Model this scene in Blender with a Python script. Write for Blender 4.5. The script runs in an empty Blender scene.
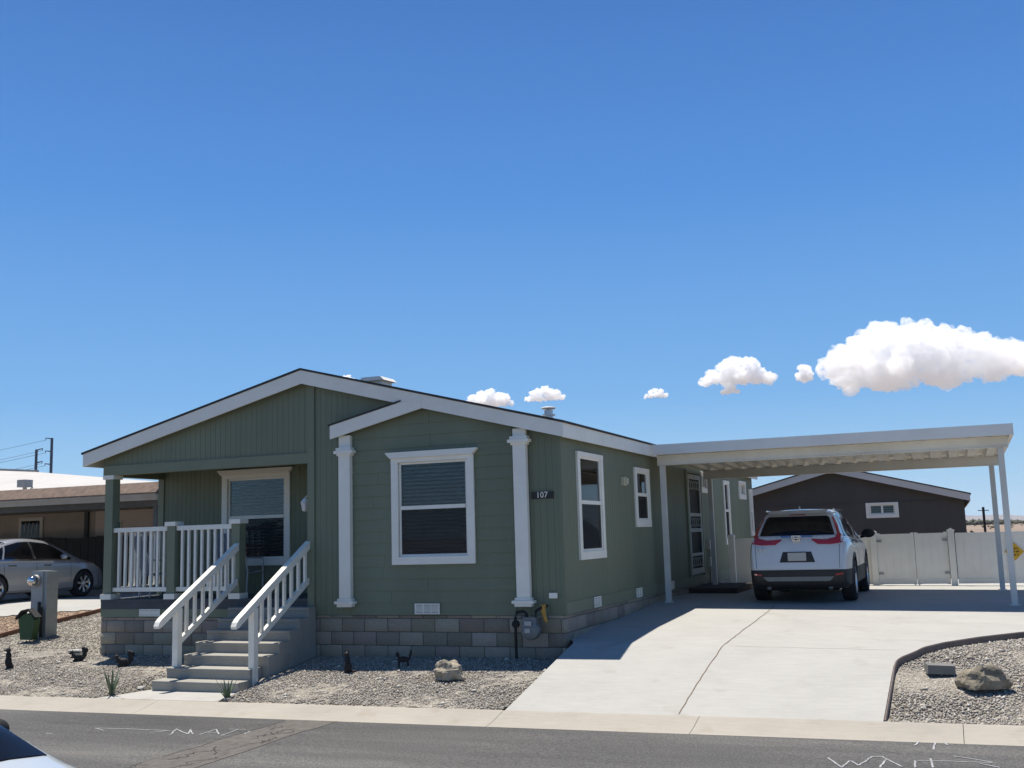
import bpy, bmesh, math, random
import numpy as np
from mathutils import Vector, Matrix
from mathutils.bvhtree import BVHTree
random.seed(7); rng = np.random.default_rng(7)
R = math.radians
scene = bpy.context.scene
COL = scene.collection

# ------------------------------------------------------------------ materials
def _nt(name):
    m = bpy.data.materials.new(name); m.use_nodes = True
    nt = m.node_tree
    return m, nt, nt.nodes['Principled BSDF']

def N(nt, typ, **kw):
    n = nt.nodes.new(typ)
    for k, v in kw.items():
        if k.startswith('_'): setattr(n, k[1:], v)
        else: n.inputs[k.replace('__', ' ')].default_value = v
    return n

def ramp(nt, stops):
    r = nt.nodes.new('ShaderNodeValToRGB')
    e = r.color_ramp.elements
    while len(e) < len(stops): e.new(0.5)
    for el, (p, c) in zip(e, stops):
        el.position = p; el.color = (c[0], c[1], c[2], 1)
    return r

def pm(name, base, rough=.6, metal=0., var=.12, scale=3., bump=0., bscale=60., coat=0., detail=6, spec=.5, stretch=(1, 1, 1), dirt=0.):
    """paint-like material: two tones mixed by large noise plus fine bump"""
    m, nt, b = _nt(name); L = nt.links
    tc = N(nt, 'ShaderNodeTexCoord'); mp = N(nt, 'ShaderNodeMapping'); mp.inputs['Scale'].default_value = stretch
    L.new(tc.outputs['Object'], mp.inputs['Vector'])
    nz = N(nt, 'ShaderNodeTexNoise', Scale=scale, Detail=detail, Roughness=.62); L.new(mp.outputs[0], nz.inputs['Vector'])
    lo = [c * (1 - var) for c in base]; hi = [min(1, c * (1 + var)) for c in base]
    r = ramp(nt, [(.3, lo), (.7, hi)]); L.new(nz.outputs['Fac'], r.inputs[0])
    out = r.outputs[0]
    if dirt:
        n2 = N(nt, 'ShaderNodeTexNoise', Scale=scale * .35, Detail=8., Roughness=.7); L.new(mp.outputs[0], n2.inputs['Vector'])
        r2 = ramp(nt, [(.45, (1, 1, 1)), (.75, (1 - dirt, 1 - dirt * 1.1, 1 - dirt * 1.25))]); L.new(n2.outputs['Fac'], r2.inputs[0])
        mx = N(nt, 'ShaderNodeMix', _data_type='RGBA', _blend_type='MULTIPLY'); mx.inputs[0].default_value = 1
        L.new(out, mx.inputs[6]); L.new(r2.outputs[0], mx.inputs[7]); out = mx.outputs[2]
    L.new(out, b.inputs['Base Color'])
    b.inputs['Roughness'].default_value = rough; b.inputs['Metallic'].default_value = metal
    b.inputs['Coat Weight'].default_value = coat; b.inputs['Specular IOR Level'].default_value = spec
    if coat: b.inputs['Coat Roughness'].default_value = .04
    if bump:
        n3 = N(nt, 'ShaderNodeTexNoise', Scale=bscale, Detail=5.); L.new(mp.outputs[0], n3.inputs['Vector'])
        bp = N(nt, 'ShaderNodeBump', Strength=bump, Distance=.01); L.new(n3.outputs['Fac'], bp.inputs['Height'])
        L.new(bp.outputs[0], b.inputs['Normal'])
    return m

def attr_mat(name, rough=.85, bump=.4, bscale=40, var=.15):
    """colour from a per-piece colour attribute (stones, blocks), with fine noise on top"""
    m, nt, b = _nt(name); L = nt.links
    a = N(nt, 'ShaderNodeAttribute', _attribute_name='tint')
    tc = N(nt, 'ShaderNodeTexCoord'); nz = N(nt, 'ShaderNodeTexNoise', Scale=bscale, Detail=6.); L.new(tc.outputs['Object'], nz.inputs['Vector'])
    r = ramp(nt, [(.3, (1 - var,) * 3), (.7, (1 + var,) * 3)]); L.new(nz.outputs['Fac'], r.inputs[0])
    mx = N(nt, 'ShaderNodeMix', _data_type='RGBA', _blend_type='MULTIPLY'); mx.inputs[0].default_value = 1
    L.new(a.outputs['Color'], mx.inputs[6]); L.new(r.outputs[0], mx.inputs[7]); L.new(mx.outputs[2], b.inputs['Base Color'])
    b.inputs['Roughness'].default_value = rough; b.inputs['Specular IOR Level'].default_value = .25
    bp = N(nt, 'ShaderNodeBump', Strength=bump, Distance=.01); L.new(nz.outputs['Fac'], bp.inputs['Height']); L.new(bp.outputs[0], b.inputs['Normal'])
    return m

def glass_mat(name, tint=(.5, .55, .55), refl_rough=.01, dark=.6):
    m, nt, b = _nt(name); L = nt.links; nt.nodes.remove(b); out = nt.nodes['Material Output']
    tr = N(nt, 'ShaderNodeBsdfTransparent'); tr.inputs['Color'].default_value = (*tint, 1)
    gl = N(nt, 'ShaderNodeBsdfGlossy', Roughness=refl_rough)
    fr = N(nt, 'ShaderNodeFresnel', IOR=1.5)
    mx = N(nt, 'ShaderNodeMixShader'); L.new(fr.outputs[0], mx.inputs[0]); L.new(tr.outputs[0], mx.inputs[1]); L.new(gl.outputs[0], mx.inputs[2])
    L.new(mx.outputs[0], out.inputs['Surface'])
    return m

def asphalt_mat():
    m, nt, b = _nt('asphalt'); L = nt.links
    tc = N(nt, 'ShaderNodeTexCoord'); v = tc.outputs['Object']
    big = N(nt, 'ShaderNodeTexNoise', Scale=.5, Detail=7., Roughness=.65)
    mp = N(nt, 'ShaderNodeMapping'); mp.inputs['Scale'].default_value = (.22, 1.3, 1); L.new(v, mp.inputs[0]); L.new(mp.outputs[0], big.inputs['Vector'])
    r1 = ramp(nt, [(.3, (.055, .0545, .055)), (.5, (.092, .090, .087)), (.72, (.165, .157, .143))]); L.new(big.outputs['Fac'], r1.inputs[0])
    fine = N(nt, 'ShaderNodeTexNoise', Scale=42., Detail=6., Roughness=.85); L.new(v, fine.inputs['Vector'])
    r2 = ramp(nt, [(.36, (.45, .45, .45)), (.5, (1, 1, 1)), (.62, (1.7, 1.66, 1.6))]); L.new(fine.outputs['Fac'], r2.inputs[0])
    mx = N(nt, 'ShaderNodeMix', _data_type='RGBA', _blend_type='MULTIPLY'); mx.inputs[0].default_value = 1
    L.new(r1.outputs[0], mx.inputs[6]); L.new(r2.outputs[0], mx.inputs[7]); L.new(mx.outputs[2], b.inputs['Base Color'])
    bp = N(nt, 'ShaderNodeBump', Strength=.55, Distance=.012); L.new(fine.outputs['Fac'], bp.inputs['Height']); L.new(bp.outputs[0], b.inputs['Normal'])
    b.inputs['Roughness'].default_value = .85; b.inputs['Specular IOR Level'].default_value = .3
    return m

def concrete_mat(name, base, var=.06, streak=.08):
    m, nt, b = _nt(name); L = nt.links
    tc = N(nt, 'ShaderNodeTexCoord'); v = tc.outputs['Object']
    n1 = N(nt, 'ShaderNodeTexNoise', Scale=.9, Detail=9., Roughness=.75); L.new(v, n1.inputs['Vector'])
    r1 = ramp(nt, [(.3, [c * (1 - var * 1.6) for c in base]), (.52, base), (.75, [c * (1 + var) for c in base])]); L.new(n1.outputs['Fac'], r1.inputs[0])
    mp = N(nt, 'ShaderNodeMapping'); mp.inputs['Scale'].default_value = (1, 9, 1); L.new(v, mp.inputs[0])
    n2 = N(nt, 'ShaderNodeTexNoise', Scale=3., Detail=6., Roughness=.7); L.new(mp.outputs[0], n2.inputs['Vector'])
    r2 = ramp(nt, [(.35, (1 - streak,) * 3), (.65, (1 + streak * .4,) * 3)]); L.new(n2.outputs['Fac'], r2.inputs[0])
    mx = N(nt, 'ShaderNodeMix', _data_type='RGBA', _blend_type='MULTIPLY'); mx.inputs[0].default_value = 1
    L.new(r1.outputs[0], mx.inputs[6]); L.new(r2.outputs[0], mx.inputs[7])
    n4 = N(nt, 'ShaderNodeTexNoise', Scale=2.2, Detail=3.); L.new(v, n4.inputs['Vector'])
    r4 = ramp(nt, [(.62, (1, 1, 1)), (.72, (.9, .885, .86))]); L.new(n4.outputs['Fac'], r4.inputs[0])
    m2 = N(nt, 'ShaderNodeMix', _data_type='RGBA', _blend_type='MULTIPLY'); m2.inputs[0].default_value = 1
    L.new(mx.outputs[2], m2.inputs[6]); L.new(r4.outputs[0], m2.inputs[7]); L.new(m2.outputs[2], b.inputs['Base Color'])
    n3 = N(nt, 'ShaderNodeTexNoise', Scale=120., Detail=3.); L.new(v, n3.inputs['Vector'])
    bp = N(nt, 'ShaderNodeBump', Strength=.25, Distance=.004); L.new(n3.outputs['Fac'], bp.inputs['Height']); L.new(bp.outputs[0], b.inputs['Normal'])
    b.inputs['Roughness'].default_value = .9; b.inputs['Specular IOR Level'].default_value = .25
    return m

def gravel_mat(name, cols, scale=52.):
    m, nt, b = _nt(name); L = nt.links
    tc = N(nt, 'ShaderNodeTexCoord'); v = tc.outputs['Object']
    vo = N(nt, 'ShaderNodeTexVoronoi', Scale=scale); L.new(v, vo.inputs['Vector'])
    sp = N(nt, 'ShaderNodeSeparateColor'); L.new(vo.outputs['Color'], sp.inputs[0])
    r = ramp(nt, [(i / (len(cols) - 1), c) for i, c in enumerate(cols)]); r.color_ramp.interpolation = 'CONSTANT'
    L.new(sp.outputs[0], r.inputs[0])
    n1 = N(nt, 'ShaderNodeTexNoise', Scale=1.3, Detail=5.); L.new(v, n1.inputs['Vector'])
    r1 = ramp(nt, [(.35, (.86, .86, .86)), (.65, (1.1, 1.09, 1.07))]); L.new(n1.outputs['Fac'], r1.inputs[0])
    mx = N(nt, 'ShaderNodeMix', _data_type='RGBA', _blend_type='MULTIPLY'); mx.inputs[0].default_value = 1
    L.new(r.outputs[0], mx.inputs[6]); L.new(r1.outputs[0], mx.inputs[7]); L.new(mx.outputs[2], b.inputs['Base Color'])
    bp = N(nt, 'ShaderNodeBump', Strength=.9, Distance=.02, _invert=True); L.new(vo.outputs['Distance'], bp.inputs['Height']); L.new(bp.outputs[0], b.inputs['Normal'])
    b.inputs['Roughness'].default_value = .95; b.inputs['Specular IOR Level'].default_value = .15
    return m

M = {}
M['siding'] = pm('sage siding', (.180, .200, .134), .62, var=.10, scale=1.2, dirt=.12, bump=.25, bscale=55, stretch=(1, 1, .12), spec=.35)
M['siding_trim'] = pm('sage trim board', (.190, .210, .142), .6, var=.06, scale=2, bump=.12, bscale=90, spec=.35)
M['white'] = pm('white trim paint', (.84, .81, .71), .5, var=.04, scale=2, bump=.06, bscale=90, spec=.4, dirt=.1)
M['rail_white'] = pm('white railing paint', (.84, .81, .71), .45, var=.05, scale=4, bump=.1, bscale=90, dirt=.12)
M['shingle'] = pm('dark roof shingle', (.05, .048, .046), .95, var=.35, scale=9, bump=.8, bscale=50)
M['carport'] = pm('cream painted steel', (.74, .72, .645), .45, var=.05, scale=1.5, bump=.04, bscale=30, dirt=.22)
M['carport_fascia'] = pm('white painted steel fascia', (.76, .75, .70), .4, var=.04, scale=1.5, bump=.03, bscale=20, dirt=.10)
M['post'] = pm('grey white steel post', (.60, .60, .56), .45, var=.05, scale=3, dirt=.15)
M['block'] = attr_mat('split face block', .92, .6, 45, .14)
M['mortar'] = pm('block mortar', (.13, .12, .105), .95, var=.15, scale=20)
M['deck'] = pm('dark grey deck rim', (.075, .08, .085), .8, var=.15, scale=5, bump=.2)
M['step'] = concrete_mat('step concrete', (.33, .315, .275), .10, .08)
M['slab'] = concrete_mat('driveway concrete', (.40, .39, .36), .06, .07)
M['gutter'] = concrete_mat('gutter concrete', (.365, .335, .285), .07, .06)
M['joint'] = pm('joint filler', (.16, .12, .085), .9, var=.4, scale=8)
M['asphalt'] = asphalt_mat()
M['patch'] = pm('old trench patch asphalt', (.108, .097, .085), .9, var=.3, scale=9, bump=.8, bscale=60, detail=10)
M['crack'] = pm('crack filler', (.03, .028, .026), .9, var=.3, scale=9)
M['spray'] = pm('white spray paint', (.31, .315, .32), .7, var=.4, scale=14, detail=8)
M['gravel'] = gravel_mat('grey gravel', [(0.329, 0.300, 0.251), (0.232, 0.212, 0.184), (0.387, 0.358, 0.300), (0.281, 0.251, 0.212), (0.445, 0.417, 0.358), (0.242, 0.212, 0.175), (0.348, 0.329, 0.290)])
M['tan_gravel'] = gravel_mat('tan gravel', [(.410, .295, .197), (.295, .205, .139), (.476, .369, .262), (.361, .271, .197), (.508, .410, .312)], 45)
M['stone'] = attr_mat('gravel stone', .92, .3, 60, .1)
M['edging'] = pm('brown plastic edging', (.145, .112, .095), .7, var=.2, scale=9)
M['wood_edge'] = pm('red brown timber edging', (.17, .085, .05), .85, var=.25, scale=12, bump=.3)
M['rock'] = pm('tan boulder', (.33, .285, .21), .95, var=.38, scale=7, bump=1., bscale=22, detail=12)
M['stone_grey'] = concrete_mat('grey paver', (.20, .195, .18), .12, .1)
M['rock2'] = pm('brown grey boulder', (.22, .19, .14), .95, var=.45, scale=8, bump=1., bscale=22, detail=12)
M['black'] = pm('black painted metal', (.010, .010, .011), .75, var=.2, scale=9)
M['rubber'] = pm('tyre rubber', (.018, .018, .019), .85, var=.2, scale=20)
M['black_plastic'] = pm('black plastic cladding', (.016, .016, .016), .6, var=.15, scale=10)
M['chrome'] = pm('chrome', (.60, .60, .61), .12, 1, var=.02)
M['alloy'] = pm('alloy wheel', (.62, .63, .65), .28, .9, var=.05)
M['car_glass'] = pm('dark tinted glass', (.006, .006, .007), .05, 0, var=.05, coat=.0, spec=.3)
M['red_lens'] = pm('red tail lens', (.36, .012, .014), .12, 0, var=.15, scale=12, coat=1.)
M['clear_lens'] = pm('clear lens', (.55, .52, .48), .15, 0, var=.2, scale=18, coat=1.)
M['suv_paint'] = pm('silver white car paint', (.56, .55, .53), .3, .1, var=.02, scale=5, coat=1.)
M['sedan_paint'] = pm('silver grey car paint', (.34, .345, .35), .3, .35, var=.02, scale=5, coat=1.)
M['white_paint'] = pm('white car paint', (.50, .54, .56), .3, 0, var=.02, scale=5, coat=1.)
M['plate'] = pm('licence plate', (.38, .38, .37), .4, var=.05, scale=30)
M['glass'] = glass_mat('window glass', (.72, .76, .76))
def screen_mat():
    m = bpy.data.materials.new('insect screen'); m.use_nodes = True; nt = m.node_tree; L = nt.links; nt.nodes.remove(nt.nodes['Principled BSDF'])
    tr = nt.nodes.new('ShaderNodeBsdfTransparent'); df = nt.nodes.new('ShaderNodeBsdfDiffuse'); df.inputs[0].default_value = (.06, .06, .06, 1)
    mx = nt.nodes.new('ShaderNodeMixShader'); mx.inputs[0].default_value = .36
    L.new(tr.outputs[0], mx.inputs[1]); L.new(df.outputs[0], mx.inputs[2]); L.new(mx.outputs[0], nt.nodes['Material Output'].inputs[0]); return m
M['screen'] = screen_mat()
M['blind'] = pm('white window blind', (.42, .43, .41), .6, var=.05, scale=3)
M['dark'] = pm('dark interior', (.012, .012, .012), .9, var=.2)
M['vinyl'] = pm('white vinyl fence', (.76, .745, .69), .45, var=.05, scale=1.5, dirt=.12)
M['brown_wall'] = pm('charcoal brown siding', (.078, .070, .062), .8, var=.1, scale=1.5, bump=.3, stretch=(1, 1, .2))
M['cream_trim'] = pm('cream trim', (.60, .56, .50), .6, var=.05, scale=2)
M['tile'] = pm('red brown shingle', (.150, .105, .078), .9, var=.35, scale=7, bump=.9, bscale=24, detail=9)
M['beige_metal'] = pm('beige gutter metal', (.34, .29, .225), .6, var=.1, scale=2, dirt=.2)
M['beige_wall'] = pm('beige stucco', (.40, .34, .285), .9, var=.07, scale=3, bump=.3)
M['pink_wall'] = pm('pale pink stucco', (.66, .55, .49), .9, var=.06, scale=3, bump=.3)
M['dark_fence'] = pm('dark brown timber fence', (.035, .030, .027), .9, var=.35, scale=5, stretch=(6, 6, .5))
M['white_wall'] = pm('white metal cladding', (.47, .45, .42), .7, var=.05, scale=.6, dirt=.10)
M['grey_metal'] = pm('galvanised grey metal', (.30, .30, .29), .55, .3, var=.12, scale=6)
M['ped_metal'] = pm('grey painted meter cabinet', (.30, .32, .32), .5, .1, var=.08, scale=4, dirt=.2)
M['meter_grey'] = pm('grey meter casting', (.15, .17, .175), .5, .2, var=.12, scale=8)
M['yellow'] = pm('yellow gas cock paint', (.42, .23, .04), .6, var=.2, scale=12)
M['sign_yellow'] = pm('faded yellow sign sheet', (.62, .36, .02), .55, var=.12, scale=7)
M['green_plastic'] = pm('green plastic', (.007, .055, .010), .45, var=.2, scale=9)
M['pole_steel'] = pm('weathered steel pole', (.07, .10, .14), .7, .2, var=.15, scale=2)
M['leaf'] = pm('aloe leaf', (.085, .125, .07), .55, var=.3, scale=14)
M['desert'] = pm('dry desert soil', (.24, .18, .13), .95, var=.25, scale=.02, bump=.5, bscale=.5, detail=12)
M['scrub'] = pm('desert scrub', (.060, .062, .040), .95, var=.4, scale=.1)
M['mountain'] = pm('bare mountain', (.20, .17, .15), .95, var=.3, scale=.002, detail=10)
M['door_grey'] = pm('grey painted screen door', (.36, .37, .34), .5, var=.06, scale=3)
M['brown_mat'] = pm('dark brown step board', (.045, .03, .024), .85, var=.2, scale=6)
M['lamp_glass'] = pm('frosted lamp glass', (.6, .58, .54), .3, var=.05)
M['bronze'] = pm('dark bronze', (.03, .027, .024), .5, .3, var=.1)
M['ivory'] = pm('ivory plastic', (.55, .52, .38), .5, var=.05)
M['chair_blue'] = pm('blue grey sling fabric', (.16, .20, .28), .8, var=.15, scale=8)
M['chair_frame'] = pm('pale chair frame', (.55, .56, .57), .4, .2, var=.05)

# ------------------------------------------------------------------ mesh helpers
class MB:
    def __init__(s): s.bm = bmesh.new()
    def box(s, x0, x1, y0, y1, z0, z1):
        if x0 > x1: x0, x1 = x1, x0
        if y0 > y1: y0, y1 = y1, y0
        if z0 > z1: z0, z1 = z1, z0
        v = [s.bm.verts.new(p) for p in ((x0, y0, z0), (x1, y0, z0), (x1, y1, z0), (x0, y1, z0), (x0, y0, z1), (x1, y0, z1), (x1, y1, z1), (x0, y1, z1))]
        for f in ((0, 3, 2, 1), (4, 5, 6, 7), (0, 1, 5, 4), (1, 2, 6, 5), (2, 3, 7, 6), (3, 0, 4, 7)):
            s.bm.faces.new([v[i] for i in f])
        return v
    def prism(s, pts, axis, a, b):
        """pts 2D outline extruded along axis from a to b. axis 'y': pts=(x,z); 'x': pts=(y,z); 'z': pts=(x,y)"""
        def P(p, t):
            return (p[0], t, p[1]) if axis == 'y' else (t, p[0], p[1]) if axis == 'x' else (p[0], p[1], t)
        A = [s.bm.verts.new(P(p, a)) for p in pts]; B = [s.bm.verts.new(P(p, b)) for p in pts]
        n = len(pts)
        fs = [s.bm.faces.new(A), s.bm.faces.new(B[::-1])]
        for i in range(n): fs.append(s.bm.faces.new((A[i], B[i], B[(i + 1) % n], A[(i + 1) % n])))
        return A + B
    def bar(s, p, q, w, h, up=(0, 0, 1)):
        """rectangular bar from p to q, w across, h along up"""
        p, q, up = Vector(p), Vector(q), Vector(up)
        d = (q - p).normalized(); sd = d.cross(up).normalized(); u = sd.cross(d).normalized()
        c = [(-w / 2, -h / 2), (w / 2, -h / 2), (w / 2, h / 2), (-w / 2, h / 2)]
        A = [s.bm.verts.new(p + sd * a + u * b) for a, b in c]; B = [s.bm.verts.new(q + sd * a + u * b) for a, b in c]
        s.bm.faces.new(A[::-1]); s.bm.faces.new(B)
        for i in range(4): s.bm.faces.new((A[i], A[(i + 1) % 4], B[(i + 1) % 4], B[i]))
    def tube(s, pts, r, n=8, cap=True):
        pts = [Vector(p) for p in pts]
        rr = r if isinstance(r, (list, tuple)) else [r] * len(pts)
        rings = []
        for i, p in enumerate(pts):
            d = (pts[min(i + 1, len(pts) - 1)] - pts[max(i - 1, 0)]).normalized()
            a = Vector((0, 0, 1)) if abs(d.z) < .9 else Vector((1, 0, 0))
            u = d.cross(a).normalized(); w = u.cross(d)
            rings.append([s.bm.verts.new(p + (u * math.cos(2 * math.pi * k / n) + w * math.sin(2 * math.pi * k / n)) * rr[i]) for k in range(n)])
        for a, b in zip(rings, rings[1:]):
            for k in range(n): s.bm.faces.new((a[k], a[(k + 1) % n], b[(k + 1) % n], b[k]))
        if cap: s.bm.faces.new(rings[0][::-1]); s.bm.faces.new(rings[-1])
    def lathe(s, prof, center, axis='z', n=24, cap=True):
        """prof: list of (radius, t) along axis"""
        c = Vector(center); rings = []
        for r, t in prof:
            ring = []
            for k in range(n):
                a = 2 * math.pi * k / n; x, y = r * math.cos(a), r * math.sin(a)
                o = (x, y, t) if axis == 'z' else (t, x, y) if axis == 'x' else (x, t, y)
                ring.append(s.bm.verts.new(c + Vector(o)))
            rings.append(ring)
        for a, b in zip(rings, rings[1:]):
            for k in range(n): s.bm.faces.new((a[k], a[(k + 1) % n], b[(k + 1) % n], b[k]))
        if cap: s.bm.faces.new(rings[0][::-1]); s.bm.faces.new(rings[-1])
    def ball(s, c, r, sub=2, scale=(1, 1, 1), rot=None):
        mt = Matrix.Translation(c) @ (rot.to_4x4() if rot else Matrix()) @ Matrix.Diagonal((*[r * k for k in scale], 1))
        bmesh.ops.create_icosphere(s.bm, subdivisions=sub, radius=1, matrix=mt)
    def clip(s, co, no):
        """keep the side opposite to no"""
        g = s.bm.verts[:] + s.bm.edges[:] + s.bm.faces[:]
        bmesh.ops.bisect_plane(s.bm, geom=g, plane_co=co, plane_no=no, clear_outer=True)
        e = [x for x in s.bm.edges if x.is_boundary]
        if e: bmesh.ops.holes_fill(s.bm, edges=e, sides=0)

def put(name, mb, mat, parent=None, smooth=False, bevel=0.):
    bm = mb.bm if isinstance(mb, MB) else mb
    if bevel:
        es = [e for e in bm.edges if len(e.link_faces) == 2 and e.calc_face_angle(0) > .6]
        bmesh.ops.bevel(bm, geom=es, offset=bevel, segments=2, affect='EDGES', clamp_overlap=True)
    bmesh.ops.recalc_face_normals(bm, faces=bm.faces)
    me = bpy.data.meshes.new(name); 
    o = bpy.data.objects.new(name, me)
    L = Vector((0, 0, 0))
    if parent is not None:
        L = parent.get('_w') and Vector(parent['_w']) or Vector((0, 0, 0))
        bmesh.ops.translate(bm, verts=bm.verts, vec=-L)
        o.parent = parent
    bm.to_mesh(me); bm.free()
    if mat: me.materials.append(M[mat] if isinstance(mat, str) else mat)
    if smooth: me.polygons.foreach_set('use_smooth', [True] * len(me.polygons))
    COL.objects.link(o)
    o['_w'] = L[:] 
    return o

def root(name, loc, label, cat, group=None, rz=0.):
    o = bpy.data.objects.new(name, None); COL.objects.link(o)
    o.location = loc; o['_w'] = tuple(loc); o.empty_display_size = .2
    o['label'] = label; o['category'] = cat
    if group: o['group'] = group
    return o

def tag(o, label, cat, group=None):
    o['label'] = label; o['category'] = cat
    if group: o['group'] = group
    return o

def struct(name, mb, mat, smooth=False, kind='structure'):
    o = put(name, mb, mat, None, smooth); o['kind'] = kind
    return o

def origin_to(o, loc):
    """move the object's origin to loc without moving its mesh"""
    o.data.transform(Matrix.Translation(-Vector(loc))); o.location = loc
    return o

def np_mesh(name, verts, faces, mat, smooth=False, tint=None, parent=None, loc=None):
    me = bpy.data.meshes.new(name)
    verts = np.asarray(verts, np.float32); faces = np.asarray(faces, np.int32)
    if parent is not None: verts = verts - np.array(parent['_w'], np.float32)
    k = faces.shape[1]
    me.vertices.add(len(verts)); me.vertices.foreach_set('co', verts.ravel())
    me.loops.add(faces.size); me.loops.foreach_set('vertex_index', faces.ravel())
    me.polygons.add(len(faces)); me.polygons.foreach_set('loop_start', np.arange(0, faces.size, k, dtype=np.int32))
    me.polygons.foreach_set('loop_total', np.full(len(faces), k, np.int32))
    me.update(calc_edges=True); me.validate()
    if tint is not None:
        a = me.color_attributes.new('tint', 'FLOAT_COLOR', 'POINT'); a.data.foreach_set('color', np.asarray(tint, np.float32).ravel())
    if smooth: me.polygons.foreach_set('use_smooth', np.ones(len(faces), bool))
    me.materials.append(M[mat] if isinstance(mat, str) else mat)
    o = bpy.data.objects.new(name, me); COL.objects.link(o)
    if parent is not None: o.parent = parent; o['_w'] = tuple(parent['_w'])
    else: o['_w'] = (0, 0, 0)
    return o

def text_bm(txt, size, depth):
    """letters as a mesh standing in the XZ plane, facing -Y, origin at centre"""
    cu = bpy.data.curves.new('lettering', 'FONT'); cu.body = txt; cu.size = size; cu.extrude = depth
    cu.align_x = 'CENTER'; cu.align_y = 'CENTER'; cu.resolution_u = 3
    ob = bpy.data.objects.new('lettering', cu); COL.objects.link(ob)
    dg = bpy.context.evaluated_depsgraph_get(); me = bpy.data.meshes.new_from_object(ob.evaluated_get(dg))
    COL.objects.unlink(ob); bpy.data.objects.remove(ob)
    bm = bmesh.new(); bm.from_mesh(me); bpy.data.meshes.remove(me)
    bmesh.ops.rotate(bm, verts=bm.verts, cent=(0, 0, 0), matrix=Matrix.Rotation(R(90), 3, 'X'))
    return bm

# ------------------------------------------------------------------ terrain heights
def zc(X): return -.36 + .0074 * np.clip(X, -30, 20)
def G(X, Y):
    X = np.asarray(X, float); Y = np.asarray(Y, float)
    c = zc(X)
    left = np.interp(Y, [0, 1, 2, 3, 4, 5], [-.13, 0, .12, .22, .32, .38])
    wall = np.where(X < 0., -.05 - .01 * np.clip(-X, 0, 8.4), .17)
    t = np.clip((Y + 2.55) / 2.55, 0, 1)
    mid = c + (wall - c) * t
    dip = np.clip((X + 6.05) / .25, 0, 1) * np.clip((-3.95 - X) / .25, 0, 1) * np.clip((-1.3 - Y) / .3, 0, 1)
    mid = mid * (1 - dip) + np.minimum(mid, c - .02) * dip
    sb = np.interp(Y, [0, 1.5, 3.8, 5, 6], [.17, .25, .32, .38, .39]) - .012 * np.clip(X, 0, 9)
    up = np.where(X < 0, left, sb)
    return np.where(Y > 0, up, np.where(Y > -2.55, mid, np.where(Y > -3.1, c - .09 * (-2.55 - Y) / .55, c - .09)))
def g(x, y): return float(G(x, y))

def sheet(name, xs, ys, zf, mat, kind='structure', keep=None, rough=0.):
    xs = np.asarray(xs, float); ys = np.asarray(ys, float)
    X, Y = np.meshgrid(xs, ys); Z = zf(X, Y) + (rng.normal(0, rough, X.shape) if rough else 0)
    nx, ny = len(xs), len(ys)
    idx = np.arange(nx * ny).reshape(ny, nx)
    F = np.stack([idx[:-1, :-1], idx[:-1, 1:], idx[1:, 1:], idx[1:, :-1]], -1).reshape(-1, 4)
    V = np.stack([X, Y, Z], -1).reshape(-1, 3)
    if keep is not None:
        c = V[F].mean(1); F = F[keep(c[:, 0], c[:, 1])]
    o = np_mesh(name, V, F, mat, True); o['kind'] = kind
    return o

def ruled(name, ys, xl, xr, zf, mat, n=24, kind='structure'):
    """sheet between two border curves x=xl(y) and x=xr(y)"""
    ys = np.asarray(ys, float); s = np.linspace(0, 1, n)
    A = np.array([xl(y) for y in ys]); B = np.array([xr(y) for y in ys])
    X = A[:, None] + (B - A)[:, None] * s[None]; Y = np.repeat(ys[:, None], n, 1); Z = zf(X, Y)
    idx = np.arange(X.size).reshape(X.shape)
    F = np.stack([idx[:-1, :-1], idx[:-1, 1:], idx[1:, 1:], idx[1:, :-1]], -1).reshape(-1, 4)
    o = np_mesh(name, np.stack([X, Y, Z], -1).reshape(-1, 3), F, mat, True); o['kind'] = kind
    return o

# border of the driveway on its right side, x as a function of y
DBY = [-2.6, -.67, -.45, -.16, .1, .45, .98, 1.48, 1.9, 2.3]
DBX = [4.30, 4.33, 4.38, 4.56, 4.68, 4.88, 5.32, 5.86, 6.6, 9.5]
def drive_right(y): return float(np.interp(y, DBY, DBX))
def slab_z(X, Y): return np.where(Y < 0, zc(X) + (.17 - .012 * np.clip(X, 0, 9) - zc(X)) * np.clip((Y + 2.55) / 2.55, 0, 1), G(np.maximum(X, .01), Y))

def PADY(x): return np.interp(x, [-30, -18.5, -17.2, -15.6, -14.2, -13.3, -12.3, -12.05], [-2.6, -2.5, -.2, 2.0, 3.1, 3.62, 3.9, 4.0])

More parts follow.
